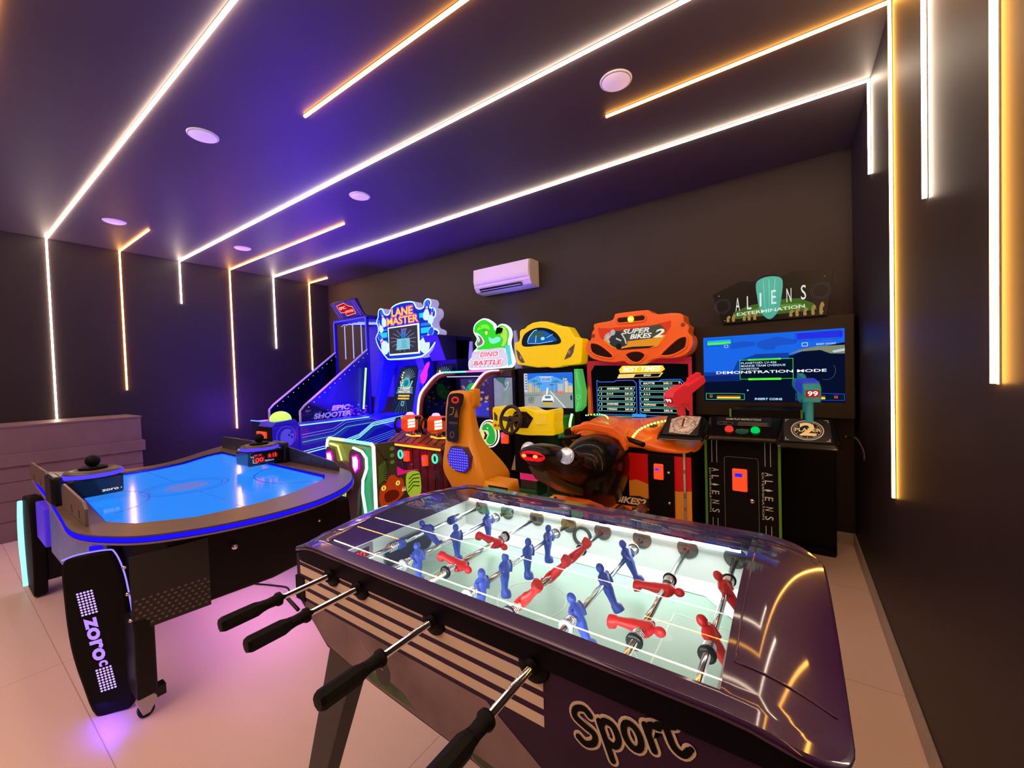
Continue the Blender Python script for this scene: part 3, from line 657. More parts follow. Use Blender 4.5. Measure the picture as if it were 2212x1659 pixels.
#          team, tilt, player ys, near handle?, collars
RODS = [(BLP, .95, [1.04], 1), (BLP, .05, [.865, 1.045, 1.225], 1), (REP, -1.75, [.90, 1.085], 0), (BLP, -.05, [.835, .945, 1.07, 1.20], 1),
        (REP, 2.36, [.83, .985, 1.12], 0), (BLP, .42, [.855, 1.03, 1.21], 1), (REP, -1.50, [.887, 1.073], 0), (REP, .55, [.925, 1.15], 0)]
for i, (x, (pm, tilt, pys, near)) in enumerate(zip(RX, RODS)):
    ya, yb = (.50, 1.46) if near else (.69, 1.44)
    m = MB(Matrix.Translation((x, 0, HZ))); m.cyl((0, ya, 0), (0, yb, 0), .0078, CHR, n=14)
    rod = m.build('rod', t)
    for y in pys:
        m = MB(Matrix.Translation((x, 0, HZ))); player(m, y, tilt, pm); o = m.build('player_figure', rod)
        o['label'] = 'blue player figure' if pm is BLP else 'red player figure'
    m = MB(Matrix.Translation((x, 0, HZ)))
    for y, s in ((pys[0] - .03, -1), (pys[-1] + .03, 1)):
        if i == 0: m.lathe([(.0085, 0), (.0155, .002), (.0165, .015), (.0155, .03), (.0085, .032)], (0, y + s * .10 - (.016), 0), BLP, (0, 1, 0), 16); spring(m, y + s * .115, y + s * .145)
        else:
            if y + s * .03 < wn or y + s * .03 > wf: continue
            spring(m, y, y + s * .028); m.lathe([(.0085, 0), (.018, .001), (.018, .008), (.0085, .009)], (0, y + s * .028 - .004, 0), BLK if (pm is REP) else mat('collar_grey', (.2, .2, .22), .3), (0, 1, 0), 16)
    m.build('spring_bumper', rod)
    if not near: m = MB(); m.cyl((x, 1.405, HZ), (x, 1.455, HZ), .012, BLKM); m.build('end_cap', rod)
    m = MB(Matrix.Translation((x, 0, HZ)))
    yh = ya + .01 if near else yb - .01; s = -1 if near else 1
    hp = [(.0105, .0), (.017, -.002), (.0175, .006), (.0135, .012), (.0125, .03), (.014, .042), (.0185, .058), (.0185, .128), (.015, .136), (0, .137)]
    n8 = 8; m.lathe(hp[:6], (0, yh, 0), BLKM, (0, s, 0), 20); m.lathe(hp[5:], (0, yh, 0), BLKM, (0, s, 0), 8)
    m.sm = [False if k > len(m.sm) - 33 else v for k, v in enumerate(m.sm)]
    if near: m.build('handle', rod)
    # bushings on the cabinet
    m = MB(); m.lathe([(.009, .016), (.014, .016), (.016, .006), (.030, .005), (.032, 0), (.009, 0)], (x, wf - .0005, HZ), mat('bushing', (.05, .045, .045), .3), (0, -1, 0), 24); m.build('bushing', t)
    if near: m = MB(); m.lathe([(.009, .020), (.015, .020), (.017, .008), (.033, .006), (.036, 0), (.009, 0)], (x, Y0, HZ - .0), BLKM, (0, -1, 0), 24); m.build('bushing', t)
    m = MB(); m.lathe([(.009, .020), (.015, .020), (.017, .008), (.029, .006), (.031, 0), (.009, 0)], (x, Y1, HZ), BLKM, (0, 1, 0), 24); m.build('bushing', t)

# ================================================================== alien shooting game (right end of the row)
SGW = C(.80, .86, .80, .9)
t = al = thing('shooting_arcade', 'black two-player gun arcade with a wide screen in the right corner', 'arcade machine', (-.17, 3.75, 0))
FRM = mat('screen_frame', (.020, .013, .010), .5, spec=.25)
m = MB(); m.box(-.72, .385, 3.93, 4.26, 1.08, 1.87, FRM); m.box(-.60, .27, 3.98, 4.26, .0, 1.08, BLKM); m.build('screen_cabinet', t, bevel=.008)
SCR = FR(3.93); B1 = C(.01, .13, .78, .95); B2 = C(.012, .09, .60, .9); B3 = C(.002, .006, .03, .8); B4 = C(.006, .05, .36, .9)
m = MB(SCR); m.rect(-.645, .325, 1.205, 1.765, 0, B3, .003); z = .003
m.prism([(-.645, 1.765), (.325, 1.765), (.325, 1.66), (.1, 1.62), (.0, 1.58), (-.15, 1.56), (-.35, 1.50), (-.40, 1.42), (-.645, 1.40)], z, z + .0004, B1)
m.prism([(-.43, 1.70), (-.34, 1.715), (-.25, 1.70), (-.25, 1.67), (-.43, 1.65)], z + .0004, z + .0008, B2); m.prism([(-.24, 1.70), (-.10, 1.735), (.03, 1.70), (.03, 1.67), (-.10, 1.66), (-.12, 1.63), (-.18, 1.63), (-.24, 1.66)], z + .0004, z + .0008, B2)
m.prism([(-.645, 1.46), (-.42, 1.46), (-.38, 1.55), (-.25, 1.60), (-.02, 1.60), (-.02, 1.50), (-.2, 1.42), (-.645, 1.40)], z + .0004, z + .0008, B4)
m.prism([(-.645, 1.43), (-.36, 1.43), (-.36, 1.38), (-.645, 1.375)], z + .0006, z + .0009, C(.004, .02, .16, .9))
HULL = C(.22, .25, .16, .9); m.prism([(-.03, 1.585), (.05, 1.62), (.16, 1.64), (.325, 1.64), (.325, 1.575), (.24, 1.58), (.18, 1.61), (.05, 1.605)], z + .0008, z + .0012, HULL)
m.prism([(.25, 1.60), (.325, 1.615), (.325, 1.595), (.26, 1.585)], z + .0012, z + .0015, C(.5, .65, .7, .9)); m.line(circ(.21, 1.45, .06, .07, 24, -1.9, .6), .002, z + .001, C(.15, .12, .13, .8))
GR = C(.10, .85, .05, 1); WT = C(.62, .74, 1, 1.0); BB = C(.02, .03, .75, .95); YB_ = C(1, .65, .05, 1)
m.line([(-.62, 1.742), (-.415, 1.745), (-.415, 1.70), (-.47, 1.70), (-.49, 1.685), (-.62, 1.68)], .003, z + .001, C(.0, .1, .3), True); m.rect(-.612, -.43, 1.716, 1.735, z + .001, C(.02, .45, .75), .0004); m.rect(-.612, -.43, 1.698, 1.716, z + .001, GR, .0004)
m.text('MED COUNT', -.56, 1.668, .010, C(.0, .25, .9), z=z + .001, d=.0004); m.line(rrect(-.478, -.452, 1.668, 1.690, .004), .003, z + .001, WT, True)
m.rect(.03, .315, 1.70, 1.748, z + .0012, BB, .0004); m.line([(.02, 1.745), (.30, 1.75), (.30, 1.69), (.02, 1.69)], .002, z + .002, C(.01, .0, .25), True); m.text('MARINE', .22, 1.682, .012, C(.05, .15, .9), z=z + .002, d=.0004)
m.text('BODY COUNT', .215, 1.655, .013, WT, z=z + .002, d=.0006, bold=.02); m.line(rrect(.065, .10, 1.645, 1.672, .005), .004, z + .002, WT, True)
m.rect(-.36, .0, 1.40, 1.55, z + .0016, C(.0, .012, .03, .6), .0004); m.line([(-.365, 1.395), (.005, 1.395), (.005, 1.555), (-.365, 1.555)], .003, z + .002, GR, True)
m.rect(-.305, -.075, 1.548, 1.562, z + .0026, GR, .0004); m.text('INCOMING TRANSMISSION', -.19, 1.555, .007, C(0, .2, .0), z=z + .003, d=.0003, w=.19); m.rect(-.305, -.075, 1.385, 1.402, z + .0026, GR, .0004); m.text('PLEASE WAIT', -.24, 1.393, .007, C(0, .2, .0), z=z + .003, d=.0003)
m.text('PLANETOID: LV-426', -.355, 1.528, .016, WT, z=z + .003, align='LEFT', w=.25, bold=.01); m.text('MARINE TEAM OVERDUE', -.355, 1.504, .016, WT, z=z + .003, align='LEFT', w=.31, bold=.01); m.text('INVESTIGA', -.355, 1.480, .016, WT, z=z + .003, align='LEFT', w=.13, bold=.01)
m.text('DEMONSTRATION MODE', -.165, 1.452, .022, C(.85, .85, 1, 1.1), z=z + .0034, w=.76, bold=.015); m.text('INSERT COINS', -.165, 1.228, .017, C(.5, .8, 1, 1.1), z=z + .002, w=.19, bold=.02)
for x0, x1, xb0, xb1, xt, cl in ((-.63, -.335, -.545, -.365, -.59, C(.1, .8, .2)), (.02, .32, .06, .205, .27, C(.05, .08, .9))):
    m.rect(x0, x1, 1.222, 1.275, z + .0014, C(.0, .01, .02), .0003); m.line([(x0, 1.222), (x1, 1.222), (x1, 1.27), (x0 + .2, 1.275), (x0, 1.275)], .0025, z + .002, cl, True)
    m.rect(xb0, xb1, 1.230, 1.246, z + .002, YB_, .0004); m.rect(xb0, xb1, 1.252, 1.256, z + .002, C(.8, .05, .02), .0004); m.text('99', xt, 1.244, .017, REDL, z=z + .002, bold=.01); m.text('ARMOR', xt, 1.262, .006, cl, z=z + .002)
for x in (-.31, .14): m.prism(circ(x, 1.30, .006, .007, 10), z + .001, z + .0014, C(.5, .7, .8))
m.build('screen', t)
# topper sign
sg = [(-.56, 2.13), (-.345, 2.215), (-.25, 2.195), (-.185, 2.235), (-.105, 2.235), (-.075, 2.20), (.0, 2.235), (.265, 2.205), (.22, 1.868), (-.485, 1.868)]
m = MB(); m.prism(sg, 3.90, 3.925, mat('sign_board', (.004, .004, .004), .35, spec=.2), 'y'); sgn = m.build('topper_sign', t, bevel=.002)
m = MB(FR(3.899)); TAN = C(.45, .27, .08, .7); GRD_ = C(.06, .13, .02, .9)
m.prism([(-.40, 1.96), (-.30, 2.0), (-.1, 2.03), (.05, 2.02), (.14, 1.97), (.16, 1.92), (-.42, 1.90)], 0, .0005, GRD_); m.prism([(-.30, 1.96), (-.16, 1.99), (.06, 1.98), (.1, 1.94), (-.36, 1.93)], .0005, .0008, C(.12, .24, .03, .9))
for x, h in ((-.44, .05), (-.40, .06), (-.32, .06), (-.285, .075), (-.245, .06), (.0, .05), (.04, .07), (.09, .06), (.14, .075), (.19, .09)):
    m.prism(spline([(x - .014, 1.885), (x - .012, 1.885 + h * .7), (x + .004, 1.885 + h), (x + .016, 1.885 + h * .7), (x + .005, 1.885 + h * .45), (x + .006, 1.885)], 3), .0008, .0013, TAN)
for x, y in ((-.485, 2.02), (.185, 2.06)):
    for r in (.05, .062): m.line(circ(x, y, r, r, 20), .0015, .0006, C(.07, .08, .13, .9), True)
for s_, x, y in (('A', -.37, 2.035), ('L', -.287, 2.04), ('I', -.205, 2.05), ('E', -.115, 2.06), ('N', -.015, 2.065), ('S', .078, 2.075)):
    m.text(s_, x, y - .02, .115, SGW, z=.032 if s_ in 'IE' else .004, w=.032 if s_ != 'I' else .012, bold=.0)
m.text('EXTERMINATION', -.145, 1.943, .026, SGW, z=.032, w=.46, rot=.04, bold=.01)
m.build('sign_print', sgn)
TEAL = mat('teal_acrylic', (.04, .30, .26), .3, emit=(.03, .36, .32), es=.6); TEA2 = mat('teal_ridge', (.10, .45, .40), .3, emit=(.10, .5, .45), es=.6)
sh = spline([(-.235, 2.17), (-.20, 2.205), (-.145, 2.215), (-.09, 2.205), (-.055, 2.17), (-.062, 2.06), (-.085, 1.94), (-.145, 1.875), (-.205, 1.94), (-.228, 2.06)], 3)
m = MB(); m.prism(sh, 3.872, 3.897, TEAL, 'y')
for x in (-.185, -.145, -.105): m.tube([(x, 3.872, 2.19), (x * .7 - .0435, 3.868, 1.92)], .004, TEA2, 6)
o = m.build('teal_ornament', sgn)
m = MB()
for x, y in ((-.51, 2.11), (.21, 2.165), (.2, 1.90), (-.47, 1.895)): m.lathe([(0, .004), (.004, .003), (.005, 0)], (x, 3.90, y), CHR, (0, -1, 0), 10)
m.build('screws', sgn)
# pedestal
GRE = mat('green_trim', (.10, .26, .03), .5, emit=(.1, .3, .03), es=.08); LINE = mat('white_print', (.62, .60, .52), .5, emit=(.6, .58, .5), es=.12)
m = MB(); m.box(-.535, -.075, 3.302, 3.93, .0, .965, BLKM); m.box(-.40, .06, 3.60, 3.93, .9, 1.17, BLKM); m.build('pedestal', t, bevel=.004)
for x in (-.548, -.088): MB().box(x, x + .016, 3.292, 3.312, .0, .97, GRE).build('green_edge', t)
for x in (-.412, .045): MB().box(x, x + .014, 3.592, 3.605, .95, 1.172, GRE).build('green_edge', t)
m = MB(FR(3.302)); m.line(rrect(-.418, -.205, .02, .85, .02), .0022, 0, mat('door_line', (.30, .28, .26), .5), True); dr = m.build('coin_door', t)
m = MB(); m.box(-.366, -.272, 3.272, 3.302, .61, .77, COINR); cb = m.build('coin_slot', dr, bevel=.008)
MB(FR(3.272)).rect(-.348, -.302, .715, .740, 0, C(.02, .02, 1, 1), .001).build('slot_light', cb)
m = MB(); m.lathe([(0, .012), (.011, .011), (.017, .006), (.018, 0)], (-.245, 3.302, .545), CHR, (0, -1, 0), 18); m.build('lock', dr)
for k, (x, z0) in enumerate(((-.485, .76), (-.150, .76))):
    m = MB(FR(3.302))
    for dx in (-.016, .017): m.rect(x + dx, x + dx + .003, .80, .965, 0, LINE, .0006); m.rect(x + dx, x + dx + .003, .32, .385, 0, LINE, .0006)
    for s_, zz in (('A', .745), ('L', .69), ('E', .575), ('N', .505), ('S', .44)): m.text(s_, x + .003, zz, .050, LINE, rot=-PI / 2, w=.026)
    m.prism([(x - .028, .635), (x, .642), (x + .032, .635), (x, .626)], 0, .001, LINE)
    m.text('EXTERMINATION', x - .030, .59, .012, LINE, rot=-PI / 2, w=.33)
    m.build('side_lettering', t)
# control console
m = MB(); m.loft([[(-.53, 3.16, .985), (-.06, 3.16, .985), (-.04, 3.42, .985), (-.55, 3.42, .985)], [(-.50, 3.17, 1.015), (-.09, 3.17, 1.015), (-.07, 3.38, 1.135), (-.52, 3.38, 1.135)]], BLKG, False); con = m.build('control_console', t, bevel=.012)
m = MB(frame((-.295, 3.170, 1.018), (1, 0, 0), (0, .21, .12)) @ Matrix.Translation((0, -.19, 0))); m.rect(-.17, .17, .31, .42, .001, mat('label_black', (.008, .008, .008), .3)); m.text('GAME PLAY INSTRUCTIONS', .0, .385, .022, LINE, z=.0055, w=.22, bold=.01)
for k in range(3): m.rect(-.03, .15, .315 + k * .016, .320 + k * .016, .0055, mat('small_print', (.25, .22, .2), .5), .0004)
m.line(circ(-.13, .335, .03, .018, 16), .002, .0055, mat('small_print', (.25, .22, .2), .5), True); m.line(circ(-.09, .335, .03, .018, 16), .002, .0055, mat('small_print', (.25, .22, .2), .5), True)
m.text('ALIENS', .0, .26, .03, mat('teal_print', (.05, .28, .24), .4), z=.003, w=.08); m.prism(circ(0, .25, .042, .032, 16), .001, .0025, mat('teal_dark', (.01, .07, .06), .4)); m.build('console_print', con)
for x, c_, nm in ((-.375, (1, .05, .03), 'red start button'), (-.215, (.0, .8, .12), 'green start button')):
    m = MB(); m.lathe([(0, .022), (.024, .020), (.027, .012), (.028, 0)], (x, 3.24, 1.054), glow('btn%d' % int(c_[0]), c_, .75), (0, -.5, .87), 20); m.build('start_button', con)['label'] = nm
for x, sgn_, lb in ((-.665, -1, 0), (.075, 1, 1)):
    m = MB(); m.loft([[(x - .17, 3.02, .985), (x + .16, 3.02, .985), (x + .17, 3.34, 1.06), (x - .15, 3.34, 1.06)], [(x - .15, 3.04, 1.015), (x + .14, 3.04, 1.015), (x + .13, 3.24, 1.145), (x - .12, 3.24, 1.145), ]], BLKG, False); w = m.build('gun_shelf', t, bevel=.015, seg=3)
    pm = frame((x, 3.043, 1.017), (1, 0, 0), (0, .20, .13)); m = MB(pm)
    m.prism(rrect(-.125, .115, .01, .232, .012), .003, .006, mat('player_plate', (.010, .010, .010), .3))
    if lb:
        m.line(circ(-.003, .122, .082, .092, 36), .005, .006, LINE, True); m.line(circ(-.003, .122, .071, .080, 36), .002, .006, LINE, True)
        for k in range(12): a = k * PI / 6; m.line([(-.003 + .056 * math.cos(a), .122 + .063 * math.sin(a)), (-.003 + .066 * math.cos(a), .122 + .074 * math.sin(a))], .0025, .006, LINE)
        CR = mat('cream_print', (.75, .66, .36), .5, emit=(.7, .6, .3), es=.2); m.text('2', .0, .122, .12, CR, z=.0065, bold=.03, w=.085); m.text('PLAYER', .0, .118, .034, CR, z=.0085, w=.135, bold=.02)
        for ax, ay in ((-.115, .22), (.105, .22), (-.115, .025), (.105, .025)): m.line([(ax + (.015 if ax < 0 else -.015), ay), (ax, ay), (ax, ay + (-.02 if ay > .1 else .02))], .003, .006, LINE)
    else:
        FL = mat('foil_plate', (.70, .70, .66), .35, .2, noise=(40, .4)); m.prism([(-.08, .03), (.06, .02), (.10, .12), (.11, .22), (-.02, .225), (-.09, .18)], .006, .008, FL); m.line(circ(.01, .12, .075, .085, 30), .003, .008, mat('dark_print', (.06, .06, .06), .5), True); m.text('1', .0, .14, .10, mat('dark_print', (.06, .06, .06), .5), z=.008)
    m.build('player_plate', w)
m = MB(); m.tube(spline([(.25, 3.10, 1.06), (.30, 3.12, 1.06), (.335, 3.10, .99), (.34, 3.10, .93)], 5, False), .010, BLKG, 8); m.build('cable_guard', t)
# guns: muzzle points to the screen, the display faces the player
def gun(x, y, z, c1, c2, yaw, pitch, lb):
    T = Matrix.Translation((x, y, z)) @ Matrix.Rotation(yaw, 4, 'Z') @ Matrix.Rotation(pitch, 4, 'X')
    m = MB(T)       # local: y forward to the muzzle, grip down
    body = [(-.13, -.025), (-.13, .062), (-.10, .09), (.02, .095), (.05, .07), (.20, .075), (.215, .05), (.215, .015), (.06, .0), (.05, -.04), (-.02, -.05), (-.05, -.02)]
    m.prism(body, -.046, .046, c1, 'x'); g = m.build('toy_gun', al, bevel=.006); g['label'] = lb
    m = MB(T); m.prism([(-.075, -.02), (-.045, -.02), (-.01, -.04), (-.045, -.17), (-.09, -.17)], -.020, .020, c2, 'x'); m.prism([(-.01, -.03), (.05, -.04), (.045, -.12), (.02, -.13)], -.016, .016, c2, 'x'); m.build('grip', g, bevel=.008)
    m = MB(T); m.box(-.012, .012, .10, .24, .07, .095, c1)
    for k in range(5): m.box(-.016, .016, .115 + k * .024, .127 + k * .024, .092, .106, c1)
    m.box(-.024, .024, .20, .25, .01, .065, c2); m.build('barrel', g, bevel=.002)
    m = MB(T @ frame((0, -.1305, .0), (1, 0, 0), (0, 0, 1))); m.prism(rrect(-.036, .036, .010, .054, .004), 0, .002, mat('gun_window', (.12, .002, .004), .3, emit=(.5, .0, .01), es=.4)); m.text('99', 0, .032, .030, C(1, .85, .85, 1.4), z=.0022, bold=.01, w=.052); m.build('ammo_display', g)
    m = MB(); m.cyl((x - .01, y - .01, z - .16), (x - .01, y + .0, 1.03), .014, BLK, n=10); m.build('gun_post', g)
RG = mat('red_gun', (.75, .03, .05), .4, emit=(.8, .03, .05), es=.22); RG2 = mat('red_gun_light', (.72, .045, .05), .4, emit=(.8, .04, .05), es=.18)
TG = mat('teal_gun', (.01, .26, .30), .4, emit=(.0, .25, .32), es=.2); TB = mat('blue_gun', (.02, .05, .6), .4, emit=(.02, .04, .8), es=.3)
gun(-.69, 3.26, 1.285, RG, RG2, -.55, .40, 'red toy gun'); gun(.078, 3.27, 1.305, TG, TG, .18, .15, 'teal toy gun with a blue top')
m = MB(Matrix.Translation((.078, 3.27, 1.305)) @ Matrix.Rotation(.18, 4, 'Z') @ Matrix.Rotation(.15, 4, 'X')); m.box(-.047, .044, -.09, .05, .085, .100, TB); m.box(-.0485, -.046, -.09, .10, .02, .095, TB); m.build('gun_top', al, bevel=.004)
m = MB(); m.box(.0, .26, 3.95, 4.26, .0, .055, BLKM); m.build('floor_plate', t)

# ================================================================== motorbike racing game
t = bk = thing('motorbike_arcade', 'orange motorbike racing arcade with a high-score screen', 'arcade machine', (-1.15, 3.3, 0))
MAG = mat('side_art_red', (.55, .02, .05), .4, emit=(.5, .02, .08), es=.10); ORA = mat('side_art_orange', (.85, .20, .03), .4, emit=(.9, .2, .03), es=.1)
m = MB(); m.box(-1.72, -.72, 3.83, 4.26, .0, 1.60, BLKM); m.build('cabinet', t, bevel=.01)
m = MB(FR(3.83)); m.rect(-1.715, -.725, 1.06, 1.605, 0, MAG, .004); m.prism([(-1.715, 1.06), (-1.68, 1.06), (-1.68, 1.30), (-1.69, 1.36), (-1.715, 1.32)], .004, .006, ORA); m.build('screen_surround', t)
m = MB(FR(3.825)); z = .0
m.prism([(-1.655, 1.055), (-.755, 1.055), (-.755, 1.54), (-1.1, 1.56), (-1.3, 1.545), (-1.63, 1.56), (-1.67, 1.50)], z, z + .004, C(.004, .004, .005, .5)); z = .004
m.prism([(-1.37, 1.475), (-.985, 1.475), (-.95, 1.50), (-.97, 1.535), (-1.345, 1.545), (-1.38, 1.51)], z, z + .001, C(1, .60, .03, 1.1)); m.text('BEST TIMES', -1.165, 1.508, .044, C(1, .95, .7, 1.2), z=z + .001, w=.36, shear=.25, bold=.03)
m.prism([(-1.40, 1.425), (-1.0, 1.43), (-.965, 1.47), (-1.38, 1.465)], z, z + .001, C(1, .62, .2, 1.0)); m.prism([(-1.24, 1.430), (-1.01, 1.434), (-.985, 1.464), (-1.22, 1.460)], z + .001, z + .0016, C(.01, .01, .01, .5)); m.text('SPAIN', -1.11, 1.447, .018, C(1, .9, .7, 1.1), z=z + .002, shear=.2, bold=.02)
BLN = C(.04, .16, .85, 1.1); TLN = C(.28, .75, .68, 1.0); LT = C(1, .92, .62, 1.1)
for x0, x1 in ((-1.61, -1.215), (-1.185, -.79)):
    m.line([(x0, 1.095), (x0 + .03, 1.072), (x1 - .03, 1.072), (x1, 1.095), (x1, 1.375), (x1 - .03, 1.405), (x0 + .20, 1.405), (x0 + .18, 1.392), (x0 + .03, 1.392), (x0, 1.41)], .006, z, BLN, True)
for k in range(5):
    zz = 1.325 - k * .050; m.line([(-1.60, zz - .018), (-1.585, zz + .018), (-1.23, zz + .018), (-1.245, zz - .018)], .0035, z, TLN, True)
    m.text(str(k + 2), -1.565, zz, .018, LT, z=z, bold=.02); m.text(('ANDERSON', 'O A O', 'O', 'DARKNESS', 'VYINGUU')[k], -1.51, zz, .017, LT, z=z, align='LEFT', bold=.03, shear=.2); m.text('2:01.%d' % (30 + k), -1.29, zz, .017, LT, z=z, bold=.03, w=.075)
for k in range(6):
    zz = 1.372 - k * .050; m.line([(-1.17, zz - .018), (-1.18, zz + .018), (-.825, zz + .018), (-.805, zz - .018)], .0035, z, TLN, True)
    m.text(('SOUTTTR', 'A A A', 'A A A', 'AAA', 'POPPONO', 'OOO')[k], -1.15, zz, .017, LT, z=z, align='LEFT', bold=.03, shear=.2); m.text('2:02.%d' % (11 + k), -.93, zz, .017, LT, z=z, bold=.03, w=.075); m.text(str(7 + k), -.83, zz, .018, LT, z=z, bold=.02)
m.rect(-1.26, -1.13, 1.055, 1.085, z, C(.04, .3, .8), .002); m.rect(-.98, -.76, 1.052, 1.066, z, C(.1, .7, .65), .002); m.rect(-1.66, -1.25, 1.052, 1.060, z, C(.05, .5, .3), .002)
m.build('screen', t)
# marquee
mo = [(-1.566, 1.958), (-1.396, 1.975), (-1.365, 2.02), (-1.33, 2.035), (-1.07, 2.035), (-1.03, 2.01), (-.958, 1.985), (-.861, 1.985), (-.767, 1.965), (-.754, 1.899), (-.715, 1.858), (-.724, 1.806), (-.690, 1.76), (-.700, 1.675), (-.76, 1.615), (-.876, 1.594), (-.985, 1.60), (-1.05, 1.585), (-1.095, 1.558), (-1.17, 1.550), (-1.246, 1.560), (-1.30, 1.59), (-1.389, 1.580), (-1.52, 1.60), (-1.62, 1.64), (-1.665, 1.72), (-1.650, 1.785), (-1.61, 1.81), (-1.595, 1.88), (-1.572, 1.911)]
mo = spline(mo, 3)
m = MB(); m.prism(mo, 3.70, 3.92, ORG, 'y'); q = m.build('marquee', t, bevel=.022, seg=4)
m = MB(FR(3.70)); fc = [(-1.535, 1.915), (-1.40, 1.90), (-1.37, 1.905), (-1.03, 1.895), (-.862, 1.920), (-.865, 1.87), (-.979, 1.700), (-1.05, 1.688), (-1.11, 1.69), (-1.23, 1.69), (-1.31, 1.688), (-1.395, 1.715), (-1.515, 1.825)]
m.prism(fc, 0, .004, C(.80, .05, .02, .8)); m.prism([(-1.49, 1.80), (-1.35, 1.78), (-1.15, 1.80), (-.90, 1.80), (-.979, 1.705), (-1.05, 1.692), (-1.31, 1.692), (-1.395, 1.718)], .004, .0045, C(.80, .28, .02, .9)); m.prism([(-1.36, 1.87), (-.95, 1.895), (-.90, 1.84), (-1.0, 1.78), (-1.4, 1.76), (-1.42, 1.80)], .0045, .005, C(.10, .09, .06, .7)); m.prism([(-1.35, 1.70), (-1.2, 1.715), (-1.0, 1.71), (-1.05, 1.693), (-1.3, 1.692)], .0045, .005, C(.03, .03, .03, .5))
m.text('SUPER', -1.17, 1.855, .042, C(.8, .78, .7, .9), z=.006, w=.25, shear=.35, bold=.03); m.text('BIKES', -1.125, 1.805, .042, C(.85, .83, .75, .95), z=.006, w=.20, shear=.3, bold=.03); m.text('2', -.965, 1.815, .070, C(.9, .85, .6, .9), z=.006, w=.10, shear=.3, bold=.03)
# rider silhouette and bike
m.prism(spline([(-1.42, 1.76), (-1.40, 1.83), (-1.36, 1.87), (-1.30, 1.85), (-1.26, 1.80), (-1.25, 1.74), (-1.30, 1.72), (-1.36, 1.715)], 3), .0055, .0062, C(.05, .05, .055, .7)); m.prism(circ(-1.385, 1.86, .025, .028, 14), .0062, .0068, C(.5, .5, .5, .8)); m.line([(-1.40, 1.84), (-1.44, 1.80), (-1.42, 1.77)], .014, .006, C(.6, .6, .6, .8)); m.line([(-1.30, 1.84), (-1.27, 1.79), (-1.26, 1.75)], .012, .0064, C(.7, .68, .65, .8)); m.line([(-1.35, 1.80), (-1.31, 1.78)], .014, .0064, C(.65, .65, .6, .8)); m.prism(circ(-1.33, 1.725, .028, .03, 14), .0064, .0068, C(.02, .02, .02, .6))
for k in range(7): a = 1.6 + k * .3; m.line([(-1.42 + .02 * math.cos(a), 1.81 + .02 * math.sin(a)), (-1.42 + .05 * math.cos(a), 1.81 + .05 * math.sin(a))], .008, .0058, C(.6, .55, .5, .8))
m.build('marquee_face', q)
DKG = mat('tinted_lens', (.030, .008, .004), .12, coat=1)
for i_, P_ in enumerate(([(-1.615, 1.77), (-1.57, 1.775), (-1.50, 1.745), (-1.40, 1.66), (-1.39, 1.625), (-1.44, 1.620), (-1.56, 1.655), (-1.61, 1.70)], [(-.735, 1.77), (-.80, 1.765), (-.895, 1.69), (-.95, 1.635), (-.94, 1.615), (-.85, 1.620), (-.76, 1.665), (-.738, 1.70)],
           [(-1.27, 1.645), (-1.22, 1.672), (-1.14, 1.672), (-1.085, 1.635), (-1.12, 1.585), (-1.17, 1.565), (-1.23, 1.59)])):
    m = MB(); m.prism(spline(P_, 3), 3.694, 3.702, DKG, 'y'); m.tube([(x, 3.698, z_) for x, z_ in spline(P_, 3)], .010, ORG, 6, True); m.build('speaker_window', q)
m = MB(); m.prism(rrect(-1.345, -1.075, 1.937, 1.998, .03, 6), 3.694, 3.702, DKG, 'y'); m.tube([(x, 3.698, z_) for x, z_ in rrect(-1.345, -1.075, 1.937, 1.998, .03, 6)], .010, ORG, 6, True); m.build('beacon_window', q)
m = MB(); m.ell((-1.21, 3.69, 1.967), (.030, .02, .030), glow('beacon', (1, .35, .02), 2.5), 16); m.ell((-1.21, 3.675, 1.965), (.013, .01, .013), glow('beacon_core', (1, .8, .2), 5), 10); m.build('beacon_light', q)
for x, z_ in ((-1.585, 1.845), (-.765, 1.875)): m = MB(); m.lathe([(.018, 0), (.016, .008), (.008, .008), (0, .002)], (x, 3.70, z_), mat('dark_orange', (.35, .05, .01), .4), (0, -1, 0), 16); m.build('bolt_recess', q)
# console
m = MB()
def sec(x, pts): return [(x, y, z) for y, z in pts]
CP = lambda a, b, f: [(3.83, .93), (3.83, 1.075 + a), (3.60, 1.06 + a), (3.42, 1.02 + b), (3.20, .95 + b), (f, .93 + b * .4), (f - .01, .88), (3.3, .86)]
m.loft([sec(x, CP(a, b, f)) for x, a, b, f in ((-1.62, -.02, -.01, 3.3), (-1.50, .02, .02, 3.14), (-1.36, .0, .04, 3.08), (-1.2, -.01, .05, 3.06), (-1.05, .0, .01, 3.12), (-.96, .03, .03, 3.10), (-.85, .02, .04, 3.03), (-.74, .0, .0, 3.03), (-.66, -.01, -.03, 3.06), (-.56, -.06, -.05, 3.12))], ORG); cn = m.build('console', t, sub=1)
for x, y, z_, r in ((-1.50, 3.30, 1.03, .05), (-.92, 3.30, 1.045, .06), (-.80, 3.16, .975, .06), (-1.49, 3.18, .965, .04)):
    m = MB(Matrix.Translation((x, y, z_)) @ Matrix.Rotation(.35, 4, 'X')); m.lathe([(r * .55, .004), (r, .012), (r * 1.25, .0), (r * 1.3, -.03)], (0, 0, 0), ORG, n=24); m.lathe([(0, .003), (r * .55, .003)], (0, 0, 0), mat('vent_dark', (.10, .015, .01), .5), n=24); m.build('air_vent', cn)
for k in range(26):
    pass
m = MB(); L1 = spline([(-1.02, 3.10, .985), (-.995, 3.18, 1.03), (-.93, 3.28, 1.065), (-.84, 3.36, 1.085), (-.74, 3.42, 1.09), (-.64, 3.47, 1.085)], 4, False)
LG = glow('dot_green', (.30, 1, .12), 3.2)
